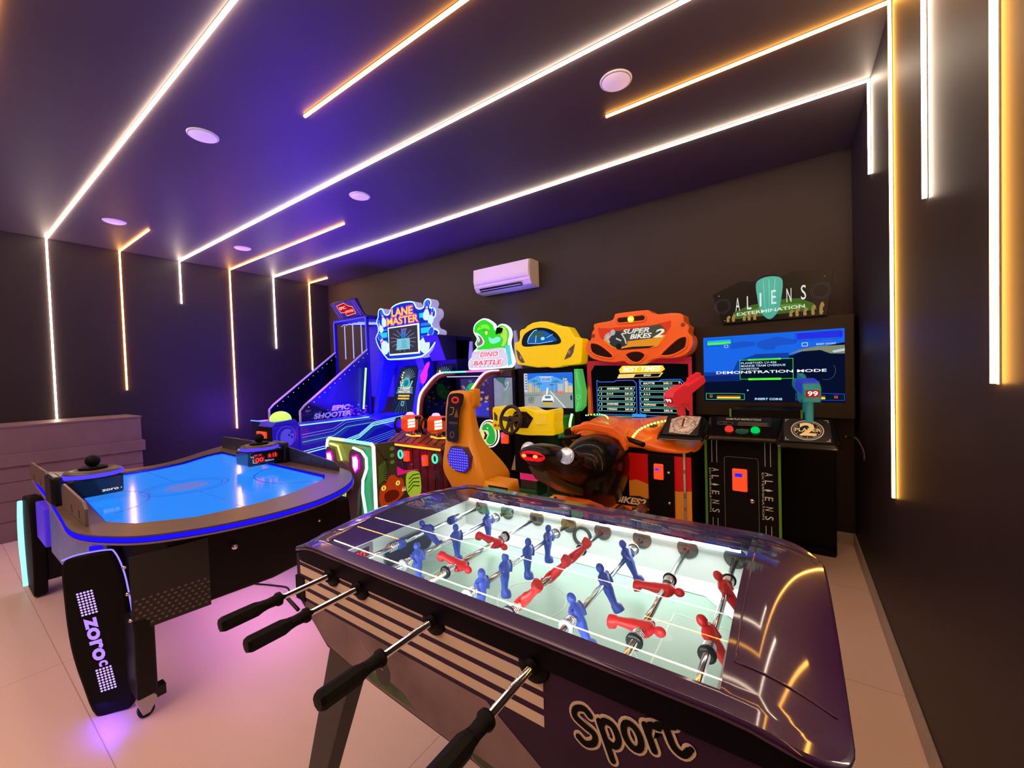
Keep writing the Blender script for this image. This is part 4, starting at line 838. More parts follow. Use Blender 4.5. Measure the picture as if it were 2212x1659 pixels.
for k, p in enumerate(L1): m.ell(p, (.011, .011, .009), LG, 8)
L2 = spline([(-1.60, 3.52, 1.09), (-1.50, 3.55, 1.10), (-1.40, 3.50, 1.095), (-1.34, 3.40, 1.085)], 4, False)
for p in L2: m.ell(p, (.008, .008, .007), LG, 6)
for k, (lst) in enumerate((L1, L2)): pass
m.build('led_dots', cn)['kind'] = 'stuff'
GLD = mat('gold_pipe', (.55, .38, .10), .2, 1)
for z_ in (.985, .905): m = MB(); m.cyl((-1.58, 3.10, z_), (-1.58, 3.4, z_), .042, GLD, n=20); m.cyl((-1.58, 3.095, z_), (-1.58, 3.11, z_), .036, BLK, n=20); m.build('exhaust_tip', cn)
# lower cabinet
RED_ = mat('art_red', (.58, .004, .006), .4, emit=(.5, .003, .003), es=.22); GOLD_ = mat('art_gold', (.72, .25, .02), .4, emit=(.7, .22, .02), es=.16); GD2 = mat('art_dark', (.05, .02, .01), .5)
m = MB(); m.box(-1.58, -.60, 3.10, 3.80, .0, .90, BLKM); lc = m.build('lower_cabinet', t, bevel=.004)
m = MB(FR(3.10)); m.rect(-1.06, -.605, .10, .86, 0, RED_, .001); m.prism([(-1.06, .64), (-1.0, .655), (-.95, .64), (-.88, .62), (-.80, .63), (-.70, .60), (-.605, .615), (-.605, .10), (-1.06, .10)], .001, .0016, GOLD_); m.prism([(-1.06, .52), (-.98, .53), (-.93, .515), (-.90, .52), (-.90, .44), (-1.06, .44)], .0016, .002, GD2); m.prism([(-1.06, .43), (-.9, .43), (-.9, .30), (-1.06, .30)], .0016, .002, GD2)
m.text('BIKES2', -1.055, .480, .05, mat('art_cream', (.75, .5, .25), .4, emit=(.7, .45, .2), es=.2), z=.0022, w=.25, shear=.3, bold=.04); m.build('front_print', lc)
m = MB(); m.box(-.905, -.72, 3.075, 3.10, .05, .86, BLKM); cd = m.build('coin_door', lc, bevel=.003)
m = MB(); m.box(-.858, -.79, 3.05, 3.075, .685, .80, COINR); cs = m.build('coin_slot', cd, bevel=.006); MB(FR(3.05)).prism(circ(-.832, .762, .017, .010, 14), 0, .001, C(.08, .04, 1)).build('slot_light', cs)
for z_ in (.74, .515): MB().lathe([(0, .01), (.009, .009), (.012, 0)], (-.755, 3.075, z_), CHR, (0, -1, 0), 14).build('lock', cd)
m = MB()
for k, (a, b) in enumerate(((.10, .30), (.33, .47), (.50, .56), (.60, .74), (.77, .90))): m.box(-.656, -.642, 3.085, 3.10, a, b, CHR)
m.box(-.658, -.640, 3.088, 3.10, .05, .90, STEEL); m.build('chrome_strip', lc)
# the bike
t2 = bk
YELR = mat('bike_underside', (.07, .05, .012), .4, coat=.2); BODY = mat('bike_black', (.004, .0035, .0035), .3, coat=.25, spec=.2)
bx = -1.22
def bsec(y, zt, zb, w, wb=None, x=bx):
    wb = w * .55 if wb is None else wb; zm = zb + (zt - zb) * .62; P = []
    for k in range(16):
        a = 2 * PI * k / 16; c, s = math.cos(a), math.sin(a); ww = w if s > -.1 else wb + (w - wb) * (1 + s)
        P.append((x + ww * (abs(c) ** .8) * (1 if c > 0 else -1), y, zm + (zt - zm) * s if s > 0 else zm + (zm - zb) * s))
    return P
TS = [(1.93, 1.062, 1.00, .085), (1.96, 1.088, .965, .105), (2.08, 1.09, .88, .12), (2.22, 1.05, .82, .125), (2.36, .985, .765, .125), (2.50, .925, .70, .12), (2.64, .90, .66, .12), (2.75, .90, .63, .13)]
m = MB(); m.loft([bsec(*q) for q in TS], BODY); m.build('tail_section', t2, sub=1)
FSX = [(2.50, .86, .64, .10), (2.58, .95, .56, .16), (2.68, 1.02, .48, .20), (2.80, 1.04, .42, .22), (2.95, 1.03, .40, .225), (3.05, .98, .44, .20), (3.12, .90, .55, .12)]
m = MB(); m.loft([bsec(y, zt, zb, w, w * .75) for y, zt, zb, w in FSX], BODY); m.build('tank_and_fairing', t2, sub=1)
m = MB(); m.prism([(2.0, .96), (2.08, .86), (2.35, .72), (2.60, .62), (2.70, .60), (2.55, .70), (2.3, .80)], bx - .075, bx + .04, YELR, 'x'); m.build('underside_panel', t2, bevel=.01)
m = MB(); m.loft([[(bx + w * math.cos(a), 1.922 + (.02 if abs(math.cos(a)) > .8 else 0), 1.035 + h * math.sin(a)) for a in lin(0, 2 * PI, 16)[:-1]] for w, h in ((.08, .02),)] + [[(bx + .082 * math.cos(a), 1.945, 1.03 + .034 * math.sin(a)) for a in lin(0, 2 * PI, 16)[:-1]]] + [[(bx + .078 * math.cos(a), 1.985, 1.03 + .034 * math.sin(a)) for a in lin(0, 2 * PI, 16)[:-1]]], mat('tail_red', (.8, .0, .02), .2, emit=(1, .0, .02), es=.55)); o = m.build('tail_light', t2)
for x in (-.04, .035): MB().ell((bx + x, 1.918, 1.035), (.016, .006, .010), C(1, .35, .05, 1.5), 10).build('bulb', o)
SIL = mat('faceted_lamp', (.70, .72, .76), .15, .6, emit=(.7, .75, .9), es=.25, noise=(60, .5))
for x, y, z_ in ((bx - .085, 2.03, 1.045), (bx + .13, 2.10, 1.015)):
    m = MB(); m.cyl((x, y, z_), (x + .0, y + .17, z_ - .055), .048, BODY, .042, 24); o = m.build('exhaust', t2)
    m = MB(); m.lathe([(0, .008), (.030, .007), (.046, .003), (.049, -.004), (.049, -.012)], (x, y, z_), SIL, (0, -1, .3), 24); m.build('exhaust_lamp', o)
m = MB(); m.loft([[(bx - .17, 2.93, 1.00), (bx + .17, 2.93, 1.00), (bx + .15, 2.98, .97), (bx - .17, 2.98, .97)], [(bx - .20, 3.10, 1.05), (bx + .17, 3.10, 1.06), (bx + .15, 3.16, .98), (bx - .2, 3.16, .98)]], ORG, False)
m.prism([(bx - .23, 1.03), (bx - .1, 1.045), (bx + .06, 1.03), (bx + .16, .98), (bx + .20, .90), (bx + .215, .95), (bx + .19, 1.02), (bx + .12, 1.08), (bx - .08, 1.11), (bx - .22, 1.07)], 2.90, 2.98, ORG, 'y'); m.build('dash_fairing', t2, bevel=.012)
for s, x0 in ((1, bx + .16), (-1, bx - .16)):
    m = MB(); m.cyl((x0, 3.02, .985), (x0 + s * .17, 2.93, .960), .019, BLK, n=14); m.build('handlebar_grip', t2)
for x, y in ((bx - .06, 3.02), (bx + .07, 3.0)): m = MB(); m.lathe([(0, .012), (.03, .01), (.034, 0)], (x, y, 1.055), BLKG, (0, -.5, .86), 20); m.build('gauge', t2)
m = MB(); m.box(bx - .09, bx + .24, 2.60, 2.95, .30, .50, ORG); m.build('pivot_housing', t2, bevel=.03, seg=3)
m = MB(); m.box(bx - .20, bx - .05, 2.25, 2.5, .45, .60, ORG); m.prism([(2.2, .60), (2.45, .66), (2.7, .55), (2.7, .44), (2.4, .50)], bx - .16, bx + .12, ORG, 'x'); m.build('swing_arm', t2, bevel=.015)
m = MB(); m.cyl((bx + .14, 2.52, .52), (bx + .19, 2.50, .52), .07, STEEL, n=24); m.cyl((bx + .19, 2.50, .52), (bx + .20, 2.495, .52), .05, CHR, n=24)
for k, (x, y, z_, r) in enumerate(((.24, 2.55, .50, .035), (.28, 2.58, .54, .03), (.33, 2.60, .52, .04), (.37, 2.64, .56, .035), (.30, 2.56, .46, .05), (.24, 2.60, .55, .03))): m.cyl((bx + x, y - .06, z_), (bx + x, y + .10, z_), r, STEEL, n=14)
m.build('engine_block', t2, bevel=.004)
m = MB(); m.cyl((bx - .03, 2.22, .655), (bx - .03, 2.22, .705), .034, STEEL, n=6); m.cyl((bx - .03, 2.22, .705), (bx - .03, 2.22, .715), .026, CHR, n=6); m.build('foot_peg_bolt', t2)
m = MB(); m.box(bx - .35, bx + .35, 2.1, 3.10, .0, .30, mat('bike_base', (.20, .10, .02), .4)); m.build('base', t2, bevel=.02)

# ================================================================== yellow racing cabinet
t = yr = thing('racing_arcade', 'yellow racing arcade cabinet with steering wheel and orange-yellow seat', 'arcade machine', (-2.1, 3.2, 0))
m = MB(); m.box(-2.56, -1.80, 3.82, 4.26, 0, 1.56, BLKM); m.build('cabinet', t, bevel=.008)
Z = FR(3.82); m = MB(Z); m.rect(-2.475, -1.875, 1.125, 1.50, 0, C(.02, .16, .75, .95), .003); z = .003; GY = C(.27, .31, .30, 1)
m.prism([(-2.475, 1.40), (-2.30, 1.47), (-2.1, 1.46), (-1.875, 1.38), (-1.875, 1.30), (-2.475, 1.30)], z, z + .0003, C(.10, .35, .85, 1))
m.prism([(-2.475, 1.30), (-1.875, 1.31), (-1.875, 1.125), (-2.475, 1.125)], z + .0003, z + .0006, GY)
for x0, x1, z1, c_ in ((-2.475, -2.43, 1.50, (.55, .6, .65)), (-2.42, -2.37, 1.39, (.62, .45, .2)), (-2.36, -2.31, 1.36, (.5, .42, .3)), (-2.30, -2.27, 1.34, (.6, .5, .3)), (-2.05, -1.99, 1.38, (.4, .5, .55)), (-1.98, -1.93, 1.41, (.65, .55, .4)), (-1.925, -1.878, 1.36, (.75, .5, .25))):
    m.rect(x0, x1, 1.29, z1, z + .0006, C(*c_), .0003)
for k in range(6): m.rect(-2.47 + .012, -2.437, 1.32 + k * .03, 1.335 + k * .03, z + .001, C(.1, .12, .15), .0003)
m.prism([(-2.22, 1.31), (-2.13, 1.31), (-1.95, 1.125), (-2.47, 1.125)], z + .0008, z + .0011, C(.33, .36, .35)); m.line([(-2.14, 1.30), (-1.97, 1.13)], .008, z + .0012, C(.8, .85, .85)); m.line([(-2.475, 1.255), (-2.23, 1.262)], .004, z + .0012, C(.08, .09, .1))
for x, y, h in ((-2.34, 1.41, .05), (-2.28, 1.38, .04), (-2.07, 1.40, .05), (-2.12, 1.37, .03), (-1.97, 1.44, .05)):
    m.line([(x, 1.29), (x, y)], .005, z + .0012, C(.15, .12, .08))
    for a in (.2, .9, 1.6, 2.3, 3.0): m.line([(x, y), (x + h * math.cos(a), y + h * .6 * math.sin(a) - .005)], .006, z + .0014, C(.03, .16, .06))
for x in (-2.06, -2.03, -2.0): m.rect(x, x + .02, 1.275, 1.305, z + .0012, C(.9, .12, .06), .0003)
m.prism([(-2.255, 1.19), (-2.10, 1.19), (-2.105, 1.235), (-2.13, 1.262), (-2.22, 1.262), (-2.245, 1.235)], z + .0014, z + .0018, C(.72, .76, .78, 1.1)); m.rect(-2.24, -2.115, 1.185, 1.20, z + .0018, C(.04, .04, .04), .0003); m.rect(-2.235, -2.12, 1.15, 1.18, z + .0018, C(.6, .38, .04), .0003); m.rect(-2.21, -2.14, 1.225, 1.250, z + .0018, C(.08, .18, .3), .0003)
m.text('1', -2.18, 1.30, .07, C(1, 1, 1, 1.2), z=z + .002, bold=.03, shear=.2); m.text('99', -2.20, 1.43, .030, C(.9, .15, .08, 1.1), z=z + .002, bold=.02); m.line(rrect(-2.25, -2.13, 1.41, 1.45, .01), .003, z + .0016, C(.9, .95, 1), True); m.rect(-2.275, -2.11, 1.455, 1.462, z + .0016, C(.7, .8, .9), .0003)
m.text('1st', -1.96, 1.43, .03, C(1, 1, 1, 1.1), z=z + .002); m.line(circ(-2.385, 1.205, .035, .035, 18), .004, z + .0016, C(.03, .03, .03), True)
for k in range(8): a = k * PI / 4; m.line([(-2.385, 1.205), (-2.385 + .03 * math.cos(a), 1.205 + .03 * math.sin(a))], .003, z + .0016, C(.05, .05, .05))
m.prism(circ(-1.895, 1.235, .012, .03, 10), z + .0014, z + .0018, C(.03, .03, .05)); m.build('screen', t)
ymo = [(-2.54, 1.80), (-2.535, 1.845), (-2.48, 1.855), (-2.465, 1.90), (-2.465, 1.965), (-2.44, 1.985), (-2.40, 1.99), (-2.36, 2.02), (-2.29, 2.045), (-2.20, 2.05), (-2.12, 2.04), (-2.04, 2.01), (-1.985, 1.985), (-1.875, 1.965), (-1.85, 1.935), (-1.80, 1.85), (-1.73, 1.838), (-1.715, 1.82), (-1.735, 1.60), (-1.75, 1.58), (-1.80, 1.575), (-1.95, 1.568), (-1.98, 1.555), (-2.08, 1.55), (-2.14, 1.565), (-2.25, 1.56), (-2.42, 1.59), (-2.50, 1.60), (-2.52, 1.63)]
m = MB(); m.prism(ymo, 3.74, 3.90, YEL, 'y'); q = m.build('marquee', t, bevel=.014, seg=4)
m = MB(FR(3.7395)); m.prism(spline([(-2.42, 1.80), (-2.42, 1.90), (-2.34, 1.96), (-2.22, 1.985), (-2.08, 1.955), (-1.985, 1.885), (-1.97, 1.80), (-2.2, 1.795)], 4), 0, .003, C(.012, .015, .03, .8))
m.prism(spline([(-2.36, 1.835), (-2.33, 1.90), (-2.25, 1.95), (-2.14, 1.94), (-2.03, 1.87), (-2.01, 1.83), (-2.15, 1.815), (-2.28, 1.815)], 4), .003, .0035, C(.015, .10, .42, .9)); m.prism([(-2.32, 1.895), (-2.25, 1.94), (-2.15, 1.935), (-2.17, 1.885), (-2.27, 1.875)], .0035, .004, C(.04, .12, .09, .9))
m.line(spline([(-2.36, 1.84), (-2.34, 1.89), (-2.28, 1.95), (-2.24, 1.96)], 3, False), .007, .004, C(.5, .9, 1)); m.line([(-2.25, 1.90), (-2.26, 1.83)], .006, .004, C(.5, .85, 1)); m.prism(circ(-2.17, 1.865, .025, .018, 12), .004, .0045, C(.35, .75, 1)); m.line([(-2.36, 1.825), (-2.22, 1.815), (-2.05, 1.83)], .007, .004, C(.2, .6, .9)); m.line([(-2.12, 1.87), (-2.05, 1.90)], .006, .004, C(.25, .65, 1))
m.build('marquee_picture', q)
HLM = mat('headlight_print', (.14, .12, .08), .4)
for s in (0, 1):
    m = MB(FR(3.7395)); P_ = [(-2.515, 1.77), (-2.475, 1.74), (-2.405, 1.62), (-2.45, 1.62), (-2.49, 1.66)] if s == 0 else [(-1.80, 1.785), (-1.865, 1.74), (-1.925, 1.63), (-1.85, 1.655), (-1.82, 1.70)]
    m.prism(P_, 0, .004, HLM); c_ = (-2.455, 1.68) if s == 0 else (-1.865, 1.705); m.prism(circ(c_[0], c_[1], .012, .014, 12), .004, .005, mat('headlight_gold', (.6, .5, .2), .3))
    for k in range(8): a = k * PI / 4; m.line([c_, (c_[0] + .022 * math.cos(a), c_[1] + .026 * math.sin(a))], .003, .004, mat('headlight_gold', (.6, .5, .2), .3))
    m.build('headlight', q)
GRN2 = mat('green_side_panel', (.05, .45, .12), .4, emit=(.08, .8, .15), es=.35)
m = MB(); m.prism([(-1.80, 1.53), (-1.755, 1.53), (-1.715, 1.30), (-1.725, 1.15), (-1.775, 1.10), (-1.80, 1.10)], 3.70, 3.82, GRN2, 'y'); m.build('side_wing', t, bevel=.005)
m = MB(FR(3.70)); m.line(circ(-1.76, 1.25, .02, .022, 16), .003, 0, C(.5, 1, .5, .7), True); m.line([(-1.775, 1.50), (-1.765, 1.42), (-1.745, 1.33)], .003, 0, C(.5, 1, .5, .7)); m.line([(-1.775, 1.14), (-1.755, 1.2)], .003, 0, C(.5, 1, .5, .7)); m.build('wing_print', t)
m = MB(); m.tube(spline([(-1.785, 3.60, 1.09), (-1.81, 3.60, .99), (-1.80, 3.58, .90), (-1.78, 3.56, .80), (-1.785, 3.56, .70)], 5, False), .013, C(.35, 1, .28, 2.2), 8); m.build('side_neon', t)
m = MB(); m.box(-2.02, -1.86, 3.45, 3.82, .86, 1.06, mat('green_body', (.03, .20, .05), .35, coat=.3)); m.box(-2.40, -1.82, 3.50, 3.82, .0, .30, mat('green_body', (.03, .20, .05), .35)); m.box(-2.05, -2.03, 3.3, 3.5, .3, 1.0, mat('green_body', (.03, .20, .05), .35)); m.build('steering_column_housing', t, bevel=.01)
# dash
dsh = spline([(-2.30, 1.195), (-2.20, 1.19), (-2.13, 1.18), (-2.02, 1.20), (-1.92, 1.195), (-1.83, 1.165), (-1.74, 1.178), (-1.672, 1.188), (-1.652, 1.165), (-1.66, 1.08), (-1.655, .99), (-1.675, .968), (-1.80, .962), (-1.95, .955), (-2.06, .965), (-2.20, .985), (-2.31, 1.00), (-2.305, 1.09)], 3)
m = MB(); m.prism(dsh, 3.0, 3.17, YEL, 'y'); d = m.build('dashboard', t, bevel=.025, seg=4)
m = MB(FR(3.0)); m.prism([(-2.05, 1.165), (-1.93, 1.165), (-1.86, 1.11), (-1.92, 1.02), (-2.05, 1.015), (-2.10, 1.09)], 0, .006, mat('dash_dark', (.03, .012, .008), .3)); m.line(circ(-1.945, 1.09, .034, .036, 22), .005, .006, mat('ring_dark', (.12, .10, .09), .3), True); m.line(circ(-2.03, 1.09, .05, .05, 22), .006, .006, mat('ring_amber', (.75, .40, .03), .4), True); m.build('gauge_cluster', d)
for P_ in ([(-2.285, 1.155), (-2.25, 1.12), (-2.25, 1.07), (-2.285, 1.08)], [(-1.80, 1.085), (-1.765, 1.14), (-1.735, 1.15), (-1.765, 1.09)]):
    m = MB(FR(3.0)); m.prism(P_, 0, .005, mat('vent_grille', (.10, .08, .05), .4)); m.build('air_vent', d)
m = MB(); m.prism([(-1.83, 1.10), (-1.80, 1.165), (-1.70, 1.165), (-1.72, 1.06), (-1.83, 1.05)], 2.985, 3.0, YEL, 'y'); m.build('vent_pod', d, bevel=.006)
for x, c_ in ((-2.275, (.5, .15, .02)), (-2.24, (.7, .5, .1))): m = MB(); m.lathe([(0, .012), (.012, .010), (.014, 0)], (x, 3.0, 1.03), Dm(*c_), (0, -1, 0), 14); m.build('dash_button', d)
# steering wheel
WT_ = Matrix.Translation((-2.035, 2.90, 1.10)) @ Matrix.Rotation(-.22, 4, 'X') @ Matrix.Rotation(.0, 4, 'Z')
WHL = mat('wheel_leather', (.035, .022, .018), .4)
m = MB(WT_); m.tube([(.103 * math.cos(a), 0, .118 * math.sin(a)) for a in lin(0, 2 * PI, 40)[:-1]], .016, WHL, 10, True); w = m.build('steering_wheel', d)
m = MB(WT_); m.prism(circ(0, 0, .034, .036, 20), -.008, .008, WHL, 'y')
for a0, wd in ((.12, .044), (PI - .12, .044), (-PI / 2 - .35, .032), (-PI / 2 + .35, .032)):
    c_, s_ = math.cos(a0), math.sin(a0); m.prism([(.02 * c_ - wd * .5 * s_, .02 * s_ + wd * .5 * c_), (.1 * c_ - wd * .4 * s_, .112 * s_ + wd * .4 * c_), (.1 * c_ + wd * .4 * s_, .112 * s_ - wd * .4 * c_), (.02 * c_ + wd * .5 * s_, .02 * s_ - wd * .5 * c_)], -.006, .006, WHL, 'y')
m.prism(circ(0, 0, .014, .014, 14), -.014, -.006, BLK, 'y'); m.cyl((0, .0, 0), (0, .12, 0), .02, BLK); m.build('spokes', w)
m = MB(); m.box(-2.10, -1.88, 3.05, 3.60, .60, 1.05, BLKM); m.build('dash_support', t)
# pedals and foot box
m = MB(); m.box(-2.39, -1.84, 3.55, 3.82, .30, .82, mat('foot_box', (.10, .07, .055), .5)); m.box(-2.4, -1.95, 2.5, 3.7, .0, .10, mat('foot_mat', (.20, .16, .13), .4, noise=(14, .5))); m.build('foot_box', t, bevel=.006)
for x, dz in ((-2.20, .02), (-2.06, .0)): m = MB(); m.loft([[(x - .035, 3.17, .56 + dz), (x + .035, 3.17, .56 + dz), (x + .035, 3.19, .56 + dz), (x - .035, 3.19, .56 + dz)], [(x - .03, 3.27, .76 + dz), (x + .035, 3.27, .76 + dz), (x + .035, 3.29, .76 + dz), (x - .03, 3.29, .76 + dz)]], mat('pedal_tan', (.42, .27, .13), .5), False); m.build('pedal', t, bevel=.004)
m = MB(); m.box(-2.10, -1.92, 3.12, 3.18, .52, .60, mat('pink_light_box', (.4, .02, .10), .4, emit=(.8, .02, .15), es=.6)); m.build('foot_light', t)
# seat
m = MB()
def ssec(z_, x0, x1, y0, y1, r=.045): return [(x, y, z_) for x, y in rrect(x0, x1, y0, y1, min(r, (y1 - y0) * .45, (x1 - x0) * .45), 3)]
SS = [(.62, -2.04, -1.76, 2.14, 2.42), (.745, -2.06, -1.70, 2.11, 2.44), (.79, -2.11, -1.71, 2.11, 2.44), (.85, -2.125, -1.75, 2.11, 2.42), (.93, -2.125, -1.79, 2.13, 2.37), (1.0, -2.125, -1.84, 2.15, 2.32), (1.08, -2.135, -1.865, 2.17, 2.30), (1.18, -2.145, -1.885, 2.18, 2.29), (1.24, -2.145, -1.89, 2.185, 2.29), (1.30, -2.14, -1.895, 2.19, 2.29), (1.36, -2.125, -1.92, 2.195, 2.29), (1.395, -2.09, -1.96, 2.205, 2.28)]
m.loft([ssec(*s) for s in SS], SEATY); st = m.build('seat', t, sub=1)
m = MB(); m.loft([ssec(z_, x0, x1, 2.22, 2.31, .03) for z_, x0, x1 in ((1.25, -1.94, -1.875), (1.33, -1.94, -1.865), (1.385, -1.93, -1.868), (1.405, -1.915, -1.875))], SEATY); m.build('headrest_wing', st, sub=1)
m = MB(frame((0, 2.078, 0), (1, 0, 0), (0, .055, 1)) @ Matrix.Translation((0, .035, 0)) @ Matrix.Diagonal((.977, .977, 1, 1))); INS = mat('seat_print_black', (.012, .010, .010), .35)
m.prism(spline([(-2.085, 1.36), (-2.02, 1.375), (-1.955, 1.365), (-1.965, 1.30), (-1.99, 1.25), (-2.0, 1.15), (-2.005, 1.03), (-2.06, 1.02), (-2.105, 1.03), (-2.11, 1.12), (-2.105, 1.25), (-2.095, 1.30)], 3), -.004, .008, INS)
RP = mat('print_red', (.6, .02, .015), .4, emit=(.8, .03, .02), es=.3); m.prism(circ(-2.025, 1.325, .038, .026, 18), .008, .009, RP); m.prism(circ(-2.025, 1.325, .022, .012, 14), .009, .0095, INS); m.line(circ(-2.055, 1.07, .018, .022, 16), .003, .008, mat('print_orange', (.7, .25, .03), .4), True)
m.line(spline([(-2.07, 1.27), (-2.04, 1.265), (-2.05, 1.225), (-2.08, 1.215)], 4, False), .005, .008, mat('print_gold', (.6, .5, .15), .4)); m.prism([(-2.035, 1.20), (-2.01, 1.26), (-1.995, 1.20)], .008, .009, mat('print_brown', (.30, .10, .05), .4)); m.rect(-2.085, -2.0, 1.15, 1.165, .008, mat('print_dim', (.10, .08, .07), .4)); m.line(circ(-2.045, 1.125, .02, .022, 12, .2, 2.9), .004, .008, mat('print_dim', (.10, .08, .07), .4))
m.build('seat_back_print', st)
SPK = mat('speaker_lens', (.02, .02, .35), .3, emit=(.06, .03, .9), es=.55); sp = [(-2.09, .97), (-1.975, .965), (-1.925, .905), (-1.925, .835), (-1.965, .80), (-2.05, .805), (-2.11, .84), (-2.125, .905)]
m = MB(FR(2.100) @ Matrix.Translation((0, .072, 0)) @ Matrix.Diagonal((.952, .952, 1, 1))); m.prism(inset(sp, -.008), -.05, .004, mat('lens_rim', (.10, .04, .12), .35)); m.prism(sp, .004, .008, SPK)
VL = C(.30, .28, 1, 1.1)
for k in range(9):
    for j in range(9):
        x = -2.108 + k * .0215; y = .81 + j * .019
        if abs(x + 2.02) / .098 + abs(y - .885) / .10 < 1.35: m.prism(circ(x, y, .006, .0032, 6), .008, .0095, VL)
m.build('seat_speaker', st)
m = MB(); m.loft([ssec(z_, -1.76, -1.515, 2.12, 2.26, .03) for z_ in (.70, .74)] + [ssec(.785, -1.76, -1.53, 2.13, 2.27, .03)], SEATY, True); m.build('seat_base', st)
m = MB(frame((-1.62, 2.119, .745), (1, .0, .0), (0, 0, 1))); m.rect(-.06, .095, -.030, .018, 0, BLK, .006)
for k in range(3): m.rect(-.045, .085, -.022 + k * .013, -.017 + k * .013, .006, mat('grille_grey', (.12, .10, .08), .4), .001)
m.build('seat_grille', st)
m = MB(); m.box(-2.0, -1.72, 2.18, 2.40, 0, .64, BLKM); m.build('seat_pedestal', t, bevel=.01)

# ================================================================== dinosaur seated shooting game
dn = t = thing('dinosaur_arcade', 'neon dinosaur shooting arcade with bench, orange guns and jungle graphics', 'arcade machine', (-3.2, 3.1, 0))
NW = C(.85, 1, .80, 2.0); NG = C(.62, 1, .30, 1.8); NC = C(.25, 1, .90, 1.8); NP = C(1, .05, .85, 1.5); NRED = C(1, .03, .10, 1.6); NOR = C(1, .42, .03, 1.6)
GB = mat('bench_grey', (.16, .10, .11), .45); GBG = mat('bench_green', (.03, .30, .12), .4, emit=(.05, .5, .2), es=.25); GBY = mat('bench_yellowgreen', (.25, .28, .06), .4, emit=(.3, .38, .05), es=.2)
m = MB(); m.box(-3.32, -2.68, 1.962, 2.04, .06, .985, mat('bench_back', (.14, .16, .10), .45)); bn = m.build('bench', t, bevel=.01)
m = MB(); m.prism([(1.965, .06), (1.965, .99), (2.15, .985), (2.165, .78), (2.25, .72), (2.40, .70), (2.42, .66), (2.42, .06)], -2.695, -2.665, mat('bench_side_art', (.10, .095, .055), .45), 'x'); bs = m.build('bench_side', bn, bevel=.004)
MPN = Dm(.55, .02, .18)
m = MB(FX(-2.665)); m.prism([(2.165, .775), (2.25, .72), (2.40, .70), (2.165, .70)], 0, .001, C(.75, .01, .18, .8)); LF1 = mat('leaf_lime', (.35, .55, .04), .4, emit=(.45, .75, .05), es=.4); LF2 = mat('leaf_green', (.10, .24, .03), .4, emit=(.12, .3, .03), es=.25)
m.prism(spline([(2.27, .70), (2.38, .69), (2.41, .64), (2.41, .50), (2.33, .47), (2.27, .52), (2.25, .62)], 3), .001, .002, LF1)
for k in range(4): m.line([(2.27 + .005 * k, .54 + k * .035), (2.33, .58 + k * .03), (2.395, .56 + k * .035)], .008, .002, mat('leaf_dark', (.02, .10, .01), .4))
for k in range(3): m.prism(circ(2.12, .93 - k * .055, .022, .016, 12), .001, .002, LF2)
for k in range(9): m.line([(1.985, .80 - k * .016), (2.03, .83 - k * .016), (2.055, .845 - k * .02)], .006, .0012, LF2)
m.line([(2.08, .97), (2.06, .85), (2.09, .78)], .02, .001, mat('leaf_mid', (.05, .14, .03), .4)); m.line([(1.985, .95), (2.08, .80)], .004, .002, mat('vine', (.03, .03, .02), .4))
DR = mat('dino_red', (.55, .06, .01), .4, emit=(.7, .07, .01), es=.25)
m.prism(spline([(1.985, .60), (2.01, .66), (2.05, .665), (2.08, .71), (2.13, .715), (2.17, .68), (2.21, .67), (2.23, .62), (2.22, .54), (2.15, .50), (2.03, .48), (1.985, .52)], 3), .002, .003, DR)
m.prism(spline([(2.03, .58), (2.10, .60), (2.17, .57), (2.16, .52), (2.05, .51)], 3), .003, .0035, mat('dino_shade', (.28, .03, .01), .4))
YE = C(.85, .70, .10, .9)
for y_, z_ in ((2.025, .632), (2.165, .640)): m.prism(circ(y_, z_, .022, .020, 16), .0035, .0042, YE); m.prism(circ(y_, z_, .005, .012, 10), .0042, .005, BLK)
for y_ in (2.21, 2.225, 2.24): m.prism([(y_ - .006, .56), (y_ + .006, .56), (y_, .595)], .003, .004, C(.9, .75, .4, .8))
m.build('jungle_print', bs)
m = MB(); y = 1.955
m.tube([(-3.31, y, .10), (-3.315, y, .95), (-3.30, y, .99), (-3.27, y, 1.0)], .011, NW, 8); m.build('neon_edge', bn)
m = MB(); m.tube([(-3.28, y, 1.0), (-3.05, y, .998)], .013, NG, 8); m.tube([(-3.05, y, .998), (-2.70, y, .99)], .013, NC, 8); m.build('neon_top', bn)
m = MB(); m.tube([(-2.70, y, .99), (-2.675, y, .97), (-2.672, y, .08)], .013, NW, 8); m.build('neon_edge', bn)
m = MB(FR(1.9615)); m.prism([(-3.30, .97), (-2.70, .96), (-2.80, .84), (-3.0, .76), (-3.2, .82)], 0, .001, GBY); m.prism([(-2.95, .94), (-2.69, .95), (-2.69, .1), (-2.86, .1), (-2.86, .55), (-2.80, .70)], .001, .002, GBG)
m.prism(spline([(-3.30, .90), (-3.24, .93), (-3.20, .905), (-3.18, .80), (-3.16, .72), (-3.2, .64), (-3.30, .66)], 3), .002, .03, GB); m.prism(spline([(-2.95, .92), (-2.85, .945), (-2.79, .92), (-2.775, .80), (-2.79, .70), (-2.86, .60), (-2.90, .4), (-3.02, .4), (-2.98, .7), (-2.97, .82)], 3), .002, .03, GB); m.build('bench_back_moulding', bn)
for cx_, cz_ in ((-3.235, .825), (-2.87, .825)):
    P_ = [(cx_ - .045, cz_ + .06), (cx_ + .02, cz_ + .075), (cx_ + .05, cz_ + .03), (cx_ + .04, cz_ - .04), (cx_ - .01, cz_ - .075), (cx_ - .045, cz_ - .03)]
    m = MB(FR(1.955)); m.prism(P_, .026, .032, C(1, .0, .62, 1.6)); m.prism(inset(P_, .014), .032, .034, C(1, .55, .95, 1.6)); m.build('hexagon_light', bn)
